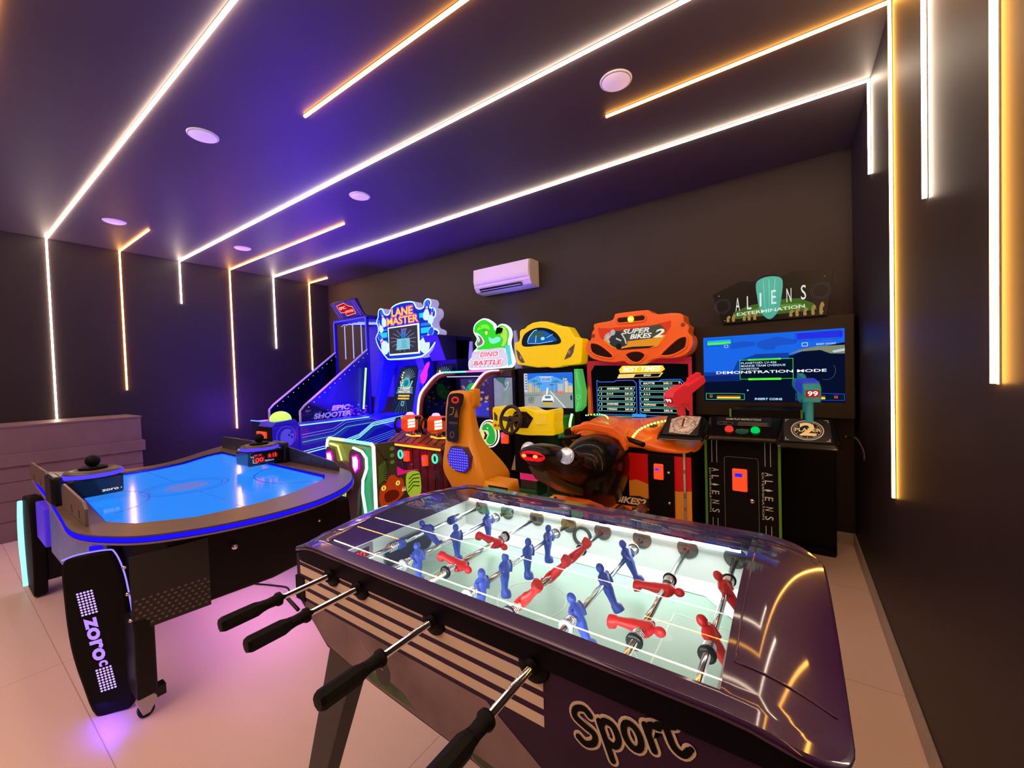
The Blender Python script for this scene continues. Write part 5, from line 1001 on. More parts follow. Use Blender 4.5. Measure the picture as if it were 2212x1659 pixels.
m = MB(FR(1.955)); m.prism(circ(-3.05, .66, .135, .165, 30, -.3, PI + .3), .0, .04, GB); m.line(circ(-3.05, .66, .138, .168, 30, -.3, PI + .3), .006, .04, mat('pink_edge', (.4, .15, .25), .4), False); m.build('wheel_arch', bn, bevel=.006)
m = MB(FR(1.915)); m.prism(circ(-3.05, .62, .075, .115, 24), 0, .004, BLK); m.prism(circ(-3.045, .61, .06, .10, 24), .004, .006, C(.45, .75, .22, 1))
for k in range(4): m.line([(-3.10, .56 + k * .04), (-3.0, .60 + k * .035)], .004, .006, BLK)
for k in range(3): m.line([(-3.08 + k * .035, .52), (-3.075 + k * .03, .70)], .004, .006, BLK)
m.build('tyre', bn)
m = MB(); m.tube([(-3.26, 1.95, .955), (-3.14, 1.945, .945), (-3.11, 1.94, .90), (-3.08, 1.94, .83)], .008, C(.85, 1, .25, 1.6), 6); m.tube([(-2.90, 1.93, .95), (-2.79, 1.93, .93), (-2.735, 1.93, .88), (-2.735, 1.93, .80), (-2.79, 1.93, .70), (-2.80, 1.93, .60), (-2.76, 1.93, .40), (-2.74, 1.93, .1)], .011, C(.55, 1, .95, 1.8), 8); m.build('neon_line', bn)
m = MB(); m.box(-3.30, -2.70, 2.04, 2.42, .30, .55, mat('bench_seat_pink', (.45, .02, .12), .5)); m.build('bench_cushion', bn, bevel=.03, seg=3)
m = MB(); m.box(-3.62, -2.62, 1.98, 3.1, .02, .06, BLKM); m.build('floor_plate', t)
# gun console
WD = mat('plank_red', (.15, .018, .020), .45, noise=(7, .4)); WD2 = mat('plank_brown', (.20, .045, .025), .45, noise=(9, .4))
m = MB(); m.box(-3.66, -2.88, 2.96, 3.40, .06, .78, WD)
for k in range(7): m.box(-3.60 + k * .11, -3.595 + k * .11, 2.955, 2.962, .06, .76, BLK)
cs_ = m.build('gun_console', t, bevel=.004)
m = MB(); m.prism([(2.90, .765), (2.90, .80), (3.08, .885), (3.42, .895), (3.42, .765)], -3.72, -2.84, WD2, 'x')
for k in range(8): m.prism([(2.905, .803), (3.08, .888), (3.09, .893), (2.90, .808)], -3.66 + k * .11, -3.655 + k * .11, BLK, 'x')
m.build('plank_top', cs_, bevel=.008)
m = MB(); m.tube([(-3.66, 2.895, .772), (-2.90, 2.895, .765)], .011, NOR, 8); m.build('front_neon', cs_)
for x in (-3.38, -3.0): m = MB(); m.tube([(x - .12, 2.99, .872), (x - .02, 2.97, .868), (x + .10, 2.99, .872)], .010, NOR, 8); m.build('gun_mount_neon', cs_)
RW = point('dino_red_wash', (-3.25, 2.80, .80), 1.6, (1, .03, .06), .1)
for x in (-3.56, -3.03):
    m = MB(); m.tube([(x + .033 * math.cos(a), 2.945, .655 + .042 * math.sin(a)) for a in lin(0, 2 * PI, 24)[:-1]], .010, C(.08, .8, .45, 1.2), 8, True); m.build('ring_light', cs_)
for x, z_ in ((-3.455, .645), (-3.17, .625)):
    m = MB(); m.box(x - .032, x + .032, 2.92, 2.96, z_ - .055, z_ + .055, COINR); c_ = m.build('coin_slot', cs_, bevel=.006); m = MB(); m.ell((x - .008, 2.915, z_ + .015), (.014, .008, .012), C(.35, .08, 1, 1.2), 10); m.build('slot_light', c_)
m = MB(FR(2.958)); SQ = mat('steel_line', (.45, .4, .45), .3, .8)
m.rect(-3.60, -3.53, .50, .575, 0, mat('lock_plate', (.06, .04, .05), .4), .003); m.line([(-3.585, .565), (-3.545, .565), (-3.54, .51)], .003, .003, SQ); m.rect(-3.05, -2.975, .44, .53, 0, mat('lock_plate', (.06, .04, .05), .4), .003); m.line([(-3.04, .52), (-3.0, .515), (-2.985, .45)], .003, .003, SQ); m.build('lock_plates', cs_)
for x in (-3.40, -3.22): m = MB(); m.lathe([(0, .008), (.007, .007), (.009, 0)], (x, 2.96, .555), CHR, (0, -1, 0), 10); m.build('lock', cs_)
# orange blasters
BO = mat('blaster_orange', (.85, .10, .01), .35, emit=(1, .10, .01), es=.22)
for x in (-3.36, -2.97):
    T = Matrix.Translation((x, 2.95, 1.0)) @ Matrix.Rotation(.45, 4, 'Z') @ Matrix.Rotation(-.10, 4, 'X'); m = MB(T)
    m.prism([(-.09, -.055), (-.10, .06), (-.03, .10), (.10, .085), (.16, .03), (.14, -.06), (.0, -.08)], -.085, .085, BO, 'x'); g = m.build('blaster', t, bevel=.015, seg=3)
    m = MB(T @ frame((.03, -.1005, .0), (1, 0, 0), (.0, -.08, 1)))
    for k in range(3): m.prism([(-.03, -.04 + k * .032), (.045, -.03 + k * .032), (.045, -.006 + k * .032), (-.03, -.016 + k * .032)], -.002, .006, C(1, .93, .8, 1.2))
    m.build('white_bars', g)
    m = MB(T); m.lathe([(0, .04), (.03, .035), (.045, .012), (.05, 0)], (-.03, .02, .09), C(.85, .6, 1, 1.1), (0, 0, 1), 20); m.build('top_lamp', g)
    for s in (-1, 1): m = MB(T); m.tube(spline([(s * .12, -.10, .07), (s * .135, -.13, .0), (s * .12, -.10, -.08)], 4, False), .013, BLK, 8); m.box(s * .085 - .012, s * .12 + .012, -.10, -.07, .05, .08, BLK); m.box(s * .085 - .012, s * .12 + .012, -.10, -.07, -.09, -.06, BLK); m.build('handle', g)
    m = MB(); m.cyl((x, 2.97, .88), (x, 2.97, .95), .035, STEEL, n=18); m.build('swivel', g)
# hoop frame with neon
HP = mat('hoop_red', (.22, .01, .03), .35, coat=.4)
def hoop(x, nm, ca, cb):
    P_ = spline([(x, 3.20, .86), (x, 3.20, 1.07), (x, 3.24, 1.28), (x, 3.35, 1.40), (x, 3.48, 1.50), (x, 3.60, 1.54), (x, 3.80, 1.545)], 5, False)
    m = MB(); m.tube([(a, b + .03, c - .03) for a, b, c in P_], .030, HP, 8); o = m.build('hoop', t)
    n2 = len(P_) // 2 + 2; m = MB(); m.tube(P_[:n2], .012, ca, 8); m.tube(P_[n2 - 1:], .012, cb, 8); m.build('hoop_neon', o); return o
hoop(-3.54, '', C(1, .85, .5, 1.8), C(1, .5, .75, 1.8)); hoop(-2.80, '', C(1, .75, .35, 1.8), C(1, .45, .85, 1.8))
m = MB(); m.tube([(-3.54, 3.62, 1.545), (-3.15, 3.62, 1.545)], .010, C(.2, .9, .75, 1.4), 8); m.tube([(-3.15, 3.62, 1.545), (-2.80, 3.62, 1.545)], .010, C(.9, .15, .75, 1.4), 8); m.tube([(-3.50, 3.66, 1.49), (-2.95, 3.66, 1.485)], .006, C(.45, .45, 1, 1.4), 6); m.build('roof_neon', t)
m = MB(); P_ = [(3.26, 1.28), (3.35, 1.38), (3.48, 1.48), (3.60, 1.52), (3.86, 1.52), (3.86, .9), (3.22, .9)]; m.prism(P_, -3.545, -3.540, glass('smoked_glass', (.75, .75, .9), .0, 1.0), 'x'); m.build('side_window', t)
m = MB()
for k, (z_, x1) in enumerate(((1.275, -3.0), (1.20, -3.05), (1.155, -3.05))): m.tube(spline([(-3.52, 3.26 + .02 * k, z_ - .01), (-3.35, 3.35, z_), (-3.15, 3.4, z_ + .01)], 4, False), .004, C(1, .85, .6, 1.2), 6)
pass
# screen cabinet behind
m = MB(); m.box(-3.52, -2.62, 3.86, 4.26, 0, 1.55, BLKM); cb_ = m.build('screen_cabinet', t, bevel=.006)
m = MB(FR(3.86)); m.rect(-3.46, -2.98, .98, 1.46, 0, C(.05, .03, .16, .8), .002); m.prism([(-3.46, 1.0), (-2.98, 1.0), (-2.98, 1.2), (-3.2, 1.15), (-3.46, 1.25)], .002, .0025, C(.04, .04, .6, 1)); m.prism(spline([(-3.4, 1.3), (-3.3, 1.4), (-3.2, 1.38), (-3.22, 1.25), (-3.35, 1.2)], 3), .0025, .003, C(.02, .45, .10, .9))
random.seed(3)
for k in range(34): x, y = -3.44 + random.random() * .45, 1.08 + random.random() * .36; m.prism(circ(x, y, .012 + random.random() * .02, .012 + random.random() * .015, 7), .003, .0034, C(*random.choice([(.7, .4, .15), (.25, .2, .5), (.5, .3, .5), (.1, .12, .5), (.3, .15, .1)]), .8))
for k in range(9): m.line([(-3.16 + k * .02, 1.0), (-3.16 + k * .02, 1.45)], .0022, .004, C(.05, .02, .1, .6))
for k in range(18): m.line([(-3.16, 1.0 + k * .025), (-2.99, 1.0 + k * .025)], .0022, .004, C(.05, .02, .1, .6))
m.build('screen', cb_)
m = MB(); m.box(-2.96, -2.62, 3.78, 3.86, .0, 1.555, mat('brown_frame', (.055, .032, .022), .45)); m.build('side_frame', cb_, bevel=.006)
m = MB(FR(3.78)); m.prism(rrect(-2.885, -2.585 + .01, 1.06, 1.475, .02), 0, .003, BLK); m.rect(-2.87, -2.61, 1.07, 1.46, .003, mat('leaf_poster', (.16, .22, .22), .3, emit=(.20, .28, .30), es=.6, noise=(6, .35)), .001)
FN = mat('fern_print', (.25, .45, .25), .4, emit=(.15, .4, .18), es=.5)
for k in range(9): m.line([(-2.70 + k * .004, 1.16 + k * .022), (-2.66 + k * .002, 1.15 + k * .022)], .006, .004, FN); m.line([(-2.70 + k * .004, 1.16 + k * .022), (-2.735 + k * .005, 1.15 + k * .022)], .006, .004, FN)
m.prism(spline([(-2.84, 1.46), (-2.70, 1.46), (-2.72, 1.40), (-2.70, 1.34), (-2.76, 1.40), (-2.80, 1.42)], 3), .004, .005, mat('fern_dark', (.05, .22, .08), .4, emit=(.05, .2, .08), es=.3)); m.line(spline([(-2.69, 1.39), (-2.66, 1.41), (-2.68, 1.35), (-2.72, 1.32)], 4, False), .008, .004, C(.5, .8, .75, .8)); m.build('jungle_poster', cb_)
for k in range(2): m = MB(FR(3.78)); m.prism([(-2.93 + k * .14, 1.485), (-2.90 + k * .14, 1.485), (-2.87 + k * .14, 1.55), (-2.91 + k * .14, 1.55)], 0, .002, mat('bronze_stripe', (.25, .15, .05), .3, .6)); m.build('frame_stripe', cb_)
# round dinosaur badge and coin slot beside it
m = MB(); m.box(-2.78, -2.42, 3.45, 3.80, .06, .98, BLKM); m.build('side_console', t)
m = MB(FR(3.44, .0)); m.prism(circ(-2.70, .865, .135, .150, 36), -.02, .0, C(.95, .85, 1, 1.2)); m.prism(circ(-2.70, .865, .122, .138, 36), 0, .002, C(.01, .02, .02, .5)); m.prism(circ(-2.705, .865, .112, .128, 36), .002, .004, C(.85, .80, .30, .9))
DG = C(.02, .42, .07, .9); m.prism(spline([(-2.79, .90), (-2.775, .95), (-2.72, .975), (-2.66, .95), (-2.62, .88), (-2.62, .80), (-2.65, .76), (-2.70, .75), (-2.74, .78), (-2.72, .82), (-2.70, .86), (-2.72, .90)], 3), .004, .0046, DG); m.prism([(-2.775, .895), (-2.735, .885), (-2.72, .85), (-2.745, .80), (-2.775, .80), (-2.755, .85)], .0046, .005, C(.05, .02, .02, .6)); m.line([(-2.77, .893), (-2.74, .882), (-2.727, .86)], .005, .005, C(.95, .95, .8)); m.prism(circ(-2.715, .925, .009, .009, 10), .0046, .005, C(.95, .9, .3)); m.build('dinosaur_badge', t)
m = MB(); m.box(-2.525, -2.445, 3.41, 3.45, .775, .89, COINR); c_ = m.build('coin_slot', t, bevel=.006); m = MB(); m.ell((-2.50, 3.405, .855), (.016, .008, .014), C(.35, .1, 1, 1.2), 10); m.build('slot_light', c_)
# topper sign
m = MB(); dsg = spline([(-3.355, 1.60), (-3.35, 1.68), (-3.28, 1.74), (-3.265, 1.80), (-3.21, 1.84), (-3.24, 1.89), (-3.205, 1.95), (-3.255, 2.03), (-3.245, 2.11), (-3.18, 2.165), (-3.08, 2.19), (-2.99, 2.15), (-2.93, 2.10), (-2.91, 2.04), (-2.87, 2.085), (-2.80, 2.095), (-2.72, 2.04), (-2.695, 1.96), (-2.72, 1.86), (-2.68, 1.70), (-2.665, 1.64), (-2.71, 1.58), (-2.80, 1.575), (-3.2, 1.565), (-3.33, 1.57)], 3)
m.prism(dsg, 3.90, 3.95, C(.75, 1, .92, 1.3), 'y'); ds = m.build('topper_sign', t, bevel=.004)
GN = C(.04, .68, .03, 1); GN2 = C(.22, .85, .05, 1); GNY = C(.50, .72, .10, 1); CYN = C(.25, .85, .65, 1); CYB = C(.12, .60, .78, 1)
m = MB(FR(3.8985)); z = 0
m.prism([p_ for p_ in inset(dsg, .018) if p_[1] > 1.80], z, z + .0003, GN)
m.prism(spline([(-2.90, 2.04), (-2.875, 2.06), (-2.80, 2.04), (-2.83, 1.99), (-2.87, 1.985), (-2.91, 1.98)], 3), z + .001, z + .0016, C(.01, .015, .01, .5))
m.prism(spline([(-3.23, 2.02), (-3.22, 2.09), (-3.16, 2.14), (-3.06, 2.15), (-2.98, 2.11), (-2.95, 2.04), (-2.97, 1.95), (-2.92, 1.95), (-2.84, 1.96), (-2.80, 2.0), (-2.86, 2.055), (-2.79, 2.065), (-2.74, 2.0), (-2.74, 1.90), (-2.78, 1.83), (-3.0, 1.82), (-3.16, 1.81), (-3.19, 1.84), (-3.10, 1.87), (-3.07, 1.93), (-3.13, 1.98)], 4), z, z + .0005, GN)
m.prism(spline([(-2.84, 1.96), (-2.80, 2.0), (-2.855, 2.05), (-2.79, 2.06), (-2.745, 2.0), (-2.75, 1.90), (-2.79, 1.84), (-2.83, 1.84), (-2.80, 1.91)], 3), z + .0005, z + .001, GNY); m.prism(spline([(-3.02, 1.96), (-2.96, 1.93), (-2.90, 1.95), (-2.84, 1.93), (-2.86, 1.89), (-2.95, 1.87), (-3.0, 1.89)], 3), z + .0005, z + .001, CYN)
m.prism(spline([(-3.24, 2.02), (-3.19, 2.02), (-3.14, 1.98), (-3.09, 1.92), (-3.10, 1.87), (-3.19, 1.84), (-3.225, 1.875), (-3.18, 1.90), (-3.19, 1.96)], 3), z + .0006, z + .0011, C(.55, .95, .85)); m.prism(spline([(-3.19, 1.99), (-3.14, 1.965), (-3.11, 1.91), (-3.13, 1.875), (-3.185, 1.86), (-3.20, 1.88), (-3.155, 1.92), (-3.165, 1.96)], 3), z + .0011, z + .0015, C(.30, .10, .16))
m.line([(-3.22, 2.01), (-3.16, 1.995), (-3.12, 1.955), (-3.09, 1.91)], .010, z + .0016, C(1, 1, .92)); m.prism(circ(-3.05, 2.01, .020, .026, 14), z + .0012, z + .0017, C(.9, .85, .3)); m.line([(-3.09, 2.045), (-3.02, 2.03)], .007, z + .0018, C(.01, .25, .03)); m.prism(circ(-3.14, 2.085, .010, .006, 8), z + .0012, z + .0016, C(.01, .25, .08)); m.prism(spline([(-3.20, 2.05), (-3.12, 2.11), (-3.02, 2.10), (-3.0, 2.04), (-3.08, 2.07)], 3), z + .0006, z + .001, GN2)
m.prism([(-2.78, 1.84), (-2.71, 1.84), (-2.685, 1.62), (-2.74, 1.59), (-2.76, 1.70)], z + .0006, z + .001, CYB)
m.prism(spline([(-3.345, 1.60), (-3.33, 1.69), (-3.29, 1.71), (-3.27, 1.79), (-3.0, 1.81), (-2.80, 1.815), (-2.785, 1.76), (-2.75, 1.73), (-2.76, 1.60), (-3.0, 1.585), (-3.25, 1.585)], 2), z + .002, z + .0026, C(.72, .62, .78, 1))
for k in range(8): m.line([(-3.30 + k * .065, 1.60), (-3.27 + k * .065, 1.64 + .02 * (k % 2))], .006, z + .0026, C(.35, .28, .42)); m.line([(-3.22 + k * .055, 1.785), (-3.25 + k * .055, 1.76)], .005, z + .0026, C(.45, .36, .5))
PK = C(.95, .08, .16, 1.1); m.text('DINO', -3.02, 1.745, .062, C(1, 1, 1, 1.1), z=z + .0028, w=.30, bold=.07, shear=.2, d=.0006); m.text('DINO', -3.02, 1.745, .056, PK, z=z + .004, w=.28, bold=.03, shear=.2); m.text('BATTLE', -3.045, 1.645, .066, C(1, 1, 1, 1.1), z=z + .0028, w=.46, bold=.07, shear=.2, d=.0006); m.text('BATTLE', -3.045, 1.645, .058, PK, z=z + .004, w=.44, bold=.03, shear=.2)
m.build('sign_picture', ds)
PLX = mat('lilac_post', (.30, .26, .55), .4, emit=(.2, .16, .6), es=.15)
for P_ in ([(-3.40, 1.56), (-3.40, 1.72), (-3.375, 1.93), (-3.335, 1.93), (-3.34, 1.72), (-3.335, 1.56)], [(-2.69, 1.56), (-2.69, 2.01), (-2.655, 2.01), (-2.62, 1.78), (-2.59, 1.56)]):
    m = MB(); m.prism(P_, 3.955, 3.98, PLX, 'y'); m.build('sign_post', t, bevel=.003)

# ================================================================== bowling game
t = ln = thing('bowling_arcade', 'blue bowling arcade with a glowing pin-shaped marquee and striped lane side', 'arcade machine', (-4.4, 3.1, 0))
BL = mat('deep_blue', (.010, .012, .42), .38, coat=.2, emit=(.006, .004, .85), es=.32); BL2 = mat('mid_blue', (.01, .06, .50), .38, emit=(.005, .05, .6), es=.35); BLS = mat('dim_blue', (.008, .005, .12), .45, spec=.25)  # blue light falling on the machine is put into base colour and emission
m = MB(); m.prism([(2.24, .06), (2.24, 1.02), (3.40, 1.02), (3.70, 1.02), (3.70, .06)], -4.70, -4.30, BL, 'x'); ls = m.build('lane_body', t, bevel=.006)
m = MB(FX(-4.30, 0, -.03)); CYS = C(.35, .95, .85, 1.2); CYD = C(.06, .45, .8, 1)
m.prism([(2.26, .90), (2.62, .92), (2.80, 1.0), (3.15, 1.02), (3.15, .98), (2.84, .96), (2.68, .86), (2.26, .84)], 0, .0006, BL2); m.prism([(2.60, .78), (2.95, .84), (3.15, .96), (3.60, 1.0), (3.60, .95), (3.2, .90), (3.0, .78), (2.62, .72)], 0, .0006, BL2)
for dz, c_, w in ((.03, C(.3, .5, 1, .9), .003), (.0, C(.3, .5, 1, .9), .003), (-.05, C(.25, .75, 1, 1), .004)): m.line([(2.26, .925 + dz), (2.62, .945 + dz), (2.78, 1.025 + dz), (3.12, 1.035 + dz)], w, .001, c_)
for dz, w in ((0, .007), (-.018, .009), (-.040, .011)): m.line([(2.62, .80 + dz), (2.95, .865 + dz), (3.15, .985 + dz), (3.62, 1.02 + dz)], w, .001, CYS)
for dz, w in ((0, .006), (-.025, .010)): m.line([(2.27, .775 + dz), (2.58, .80 + dz)], w, .001, CYS)
for dz in (0, -.025, -.05, -.075): m.line([(2.85, .74 + dz), (3.10, .79 + dz), (3.55, .86 + dz)], .004, .001, C(.15, .35, 1, .9))
m.build('side_stripes', ls)
m = MB(); m.tube([(-4.31, 2.25, 1.025), (-4.31, 3.1, 1.025)], .007, C(.3, .9, .9, 1.2), 6); m.build('edge_neon', ls)
# front ball box
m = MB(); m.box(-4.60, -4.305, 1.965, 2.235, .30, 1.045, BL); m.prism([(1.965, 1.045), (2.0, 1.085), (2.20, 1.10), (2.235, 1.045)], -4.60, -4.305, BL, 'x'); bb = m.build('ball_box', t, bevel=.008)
m = MB(FX(-4.305)); m.line(circ(2.10, .93, .095, .105, 32), .004, 0, C(.10, .07, .95, 1), True); m.prism(circ(2.11, .92, .070, .088, 32), 0, .0005, mat('ball_print', (.05, .05, .6), .4, emit=(.08, .06, .9), es=.6))
for dy, dz in ((.02, .02), (.045, .045), (.047, -.002)): m.prism(circ(2.11 + dy, .92 + dz, .010, .013, 12), .0005, .001, C(.01, .005, .3, 1))
m.build('ball_print', bb)
m = MB(); m.box(-4.605, -4.31, 1.958, 1.965, .82, 1.04, BLKM); fp = m.build('coin_panel', bb)
for x in (-4.54, -4.44): m = MB(); m.box(x - .042, x + .042, 1.935, 1.958, .925, .99, COINR); o = m.build('coin_slot', fp, bevel=.004); m = MB(); m.ell((x, 1.932, .955), (.012, .006, .01), C(.45, .15, 1, 1.2), 8); m.build('slot_light', o)
MB(Matrix.Translation((-4.45, 2.12, 1.08))).ell((0, 0, .02), (.115, .10, .085), mat('lime_dome', (.45, .85, .15), .3, emit=(.5, 1, .12), es=.85), 24).build('lit_dome', t)
# rear cabinet
m = MB(); m.box(-4.86, -3.60, 3.95, 4.26, .0, 1.98, BLS); m.box(-4.30, -3.60, 3.50, 3.95, 0, .95, BLS); rc = m.build('rear_cabinet', t, bevel=.01)
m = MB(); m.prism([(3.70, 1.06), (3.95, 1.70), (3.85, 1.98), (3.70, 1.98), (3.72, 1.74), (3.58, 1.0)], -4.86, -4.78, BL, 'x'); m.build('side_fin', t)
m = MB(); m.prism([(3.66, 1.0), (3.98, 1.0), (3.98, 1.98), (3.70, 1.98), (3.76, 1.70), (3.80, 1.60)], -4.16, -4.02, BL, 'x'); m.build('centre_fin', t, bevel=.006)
m = MB(); m.prism([(3.62, 2.02), (3.98, 2.02), (3.98, 1.72), (3.76, 1.70)], -3.86, -3.60, BLS, 'x'); m.box(-3.86, -3.60, 3.95, 4.26, 1.72, 2.02, BLS); m.build('hood', t, bevel=.006)
m = MB(frame((-3.96, 3.72, 1.32), (.2, -.1, 0), (0, 0, 1)))
m = MB(FX(-4.018)); MG = C(1, .02, .65, 1.3)
m.prism(spline([(3.70, 1.52), (3.735, 1.56), (3.80, 1.66), (3.86, 1.70), (3.87, 1.66), (3.83, 1.58), (3.82, 1.50), (3.77, 1.42), (3.72, 1.42)], 4), 0, .002, MG); m.prism(spline([(3.68, 1.38), (3.70, 1.42), (3.73, 1.36), (3.76, 1.30), (3.84, 1.24), (3.86, 1.18), (3.80, 1.14), (3.72, 1.20), (3.68, 1.28)], 4), 0, .002, C(.01, .01, 1, 1.2)); m.prism(spline([(3.69, 1.02), (3.73, 1.10), (3.78, 1.12), (3.76, 1.02), (3.70, .98)], 4), 0, .002, C(.9, .02, .8, 1.1)); m.build('pin_print', t)
def lane_screen(x0, x1, xb0, xb1):
    fr_ = frame(((x0 + x1) / 2, 3.70, 1.0), (1, 0, 0), (0, .28, 1)); w = (x1 - x0) / 2; h = .66
    m = MB(fr_); m.prism([(-w * 1.15, 0), (w * 1.15, 0), (w * .85, h), (-w * .85, h)], -.015, .0, C(.012, .02, .07, .8)); cx_ = 0
    for k in range(11): a = .35 + k * .24; m.line([(.05 * math.cos(a), h * .72 + .05 * math.sin(a)), (min(w * .8, max(-w * .8, .17 * math.cos(a))), min(h - .01, h * .72 + .17 * math.sin(a)))], .005, .0, C(.30, .42, .46, .9))
    for k in range(5): m.line([(-.02 + k * .01, .26), (-.13 + k * .065, .0)], .006, .0, C(.05, .16, .35, .9))
    m.prism(circ(0, h * .64, w * .42, w * .5, 20), .0005, .001, C(.10, .55, .60, .9)); m.prism(circ(0, h * .66, w * .26, w * .25, 16), .001, .0015, C(.02, .22, .28, .9))
    for s in (-1, 1): m.line([(s * w * .45, h * .56), (s * w * .62, h * .70)], .020, .0012, C(.45, .75, .85, .9))
    for k in range(4): m.rect(-w * .85 + k * .006, w * .85 - k * .006, h * .44 + k * .026, h * .46 + k * .026, .0008, C(.15, .55, .75, .9), .0004)
    LC = C(1, .62, .40, 1.1); m.text('LANE', 0, h * .545, .034, LC, z=.0018, bold=.04, w=w * 1.0); m.text('MASTER', 0, h * .475, .034, C(1, .55, .5, 1.1), z=.0018, bold=.04, w=w * 1.25)
    m.rect(-w * .6, w * .6, h * .37, h * .405, .001, C(.95, .6, .05, 1), .0004); m.rect(-w * .6, w * .6, h * .31, h * .345, .001, C(.9, .5, .05, 1), .0004); m.line([(-.02, h * .26), (.025, h * .26), (.02, h * .17), (-.025, h * .19)], .006, .001, C(.5, .9, .5, 1), True)
    for k in range(6): m.rect(-w * .55 + .012 * math.sin(k * 1.3), -w * .55 + .03 + .012 * math.sin(k * 1.3), h * (.60 + k * .055), h * (.635 + k * .055), .001, C(1, .85, .45, 1), .0004)
    return m.build('lane_screen', t)
lane_screen(-4.63, -4.24, 0, 0); lane_screen(-3.90, -3.60, 0, 0)
# marquee
pin = [(-4.86, 2.07), (-4.80, 2.15), (-4.80, 2.22), (-4.83, 2.30), (-4.79, 2.36), (-4.785, 2.41), (-4.765, 2.46), (-4.72, 2.475), (-4.67, 2.455), (-4.63, 2.385), (-4.55, 2.38), (-4.52, 2.435), (-4.46, 2.475), (-4.35, 2.50), (-4.20, 2.505), (-4.05, 2.485), (-4.0, 2.41), (-3.94, 2.385), (-3.87, 2.395), (-3.865, 2.44), (-3.84, 2.475), (-3.79, 2.492), (-3.74, 2.47), (-3.725, 2.42), (-3.75, 2.375), (-3.69, 2.365), (-3.65, 2.32), (-3.66, 2.25), (-3.73, 2.20), (-3.715, 2.12), (-3.64, 2.09), (-3.605, 2.05), (-3.65, 1.97), (-3.69, 1.91), (-3.78, 1.83), (-3.88, 1.78), (-3.96, 1.755), (-4.2, 1.745), (-4.56, 1.745), (-4.64, 1.775), (-4.74, 1.87), (-4.81, 1.95)]
pin = spline(pin, 2)
m = MB(); m.prism(pin, 3.66, 3.80, mat('marquee_side', (.35, .32, .45), .4, emit=(.4, .4, .9), es=.5), 'y'); q = m.build('marquee', t, bevel=.006)
m = MB(FR(3.6595)); m.prism(pin, 0, .001, C(.55, .88, 1, 1.4)); m.prism(inset(pin, .018), .001, .002, C(.008, .03, .55, 1)); z = .002; CB1 = C(.02, .55, .85, 1.1); CB2 = C(.03, .20, .75, 1)
for x0, x1, z0, z1, c_ in ((-4.78, -4.60, 2.06, 2.13, CB1), (-4.78, -4.60, 2.15, 2.18, CB2), (-3.93, -3.75, 2.06, 2.13, CB1), (-3.93, -3.75, 2.15, 2.19, CB2), (-4.76, -4.60, 1.98, 2.02, CB2), (-3.93, -3.74, 1.98, 2.03, CB2), (-3.95, -3.85, 2.26, 2.32, CB1), (-4.70, -4.6, 2.26, 2.31, CB1), (-4.72, -4.58, 1.90, 1.95, CB1), (-3.95, -3.78, 1.90, 1.95, CB1)): m.rect(x0, x1, z0, z1, z, c_, .0006)
m.prism([(-4.60, 1.96), (-3.93, 1.96), (-3.86, 1.83), (-3.98, 1.775), (-4.54, 1.775), (-4.66, 1.85)], z, z + .0005, C(.01, .05, .65, 1))
def bpin(x, y, L, a, w):
    c_, s_ = math.cos(a), math.sin(a); pr = [(0, .2), (.08, .42), (.25, .5), (.42, .38), (.58, .17), (.70, .16), (.82, .24), (.93, .2), (1, .06)]
    P_ = [(u * L, v * w) for u, v in pr] + [(u * L, -v * w) for u, v in pr[::-1]]
    m.prism(spline([(x + p * c_ - r * s_, y + p * s_ + r * c_) for p, r in P_], 2), z + .0008, z + .0014, C(.60, .78, .95, 1.1)); P2 = [(u * L, v * w * .9) for u, v in pr[5:]] + [(u * L, -v * w * .9) for u, v in pr[5:][::-1]]
    m.prism([(x + p * c_ - r * s_, y + p * s_ + r * c_) for p, r in P2], z + .0014, z + .0018, C(.02, .10, .85, 1)); u0, u1 = .56 * L, .63 * L; r = w * .2
    m.prism([(x + u0 * c_ - r * s_, y + u0 * s_ + r * c_), (x + u0 * c_ + r * s_, y + u0 * s_ - r * c_), (x + u1 * c_ + r * s_, y + u1 * s_ - r * c_), (x + u1 * c_ - r * s_, y + u1 * s_ + r * c_)], z + .0018, z + .0022, C(1, .10, .12, 1))
bpin(-3.93, 1.83, .36, .92, .20); bpin(-3.83, 2.22, .245, 1.42, .12); bpin(-3.76, 2.17, .20, 1.25, .10); bpin(-4.60, 1.85, .33, 2.18, .18); bpin(-4.64, 2.21, .24, 1.85, .10); bpin(-4.70, 2.14, .20, 2.05, .09)
YO = C(1, .62, .04, 1.2); PKO = C(.75, .08, .40, 1.0)
m.text('LANE', -4.28, 2.375, .115, PKO, z=z + .0016, w=.45, bold=.07, d=.0004); m.text('LANE', -4.28, 2.375, .098, YO, z=z + .0024, w=.41, bold=.015, d=.0006); m.text('MASTER', -4.28, 2.262, .110, PKO, z=z + .0016, w=.66, bold=.065, d=.0004); m.text('MASTER', -4.28, 2.262, .092, YO, z=z + .0024, w=.61, bold=.012, d=.0006)
m.build('marquee_face', q)
m = MB(FR(3.655)); m.prism([(-4.57, 2.19), (-3.955, 2.195), (-3.96, 1.805), (-4.55, 1.805)], -.002, .010, C(.9, .95, .8, 1.1)); m.rect(-4.545, -3.98, 1.825, 2.175, .010, C(.05, .045, .08, .8), .002)
for k in range(16): a = k * PI / 8 + .1; m.line([(-4.26 + .10 * math.cos(a), 2.0 + .07 * math.sin(a)), (-4.26 + .25 * math.cos(a), 2.0 + .155 * math.sin(a))], .006, .012, C(.35, .30, .5, .9))
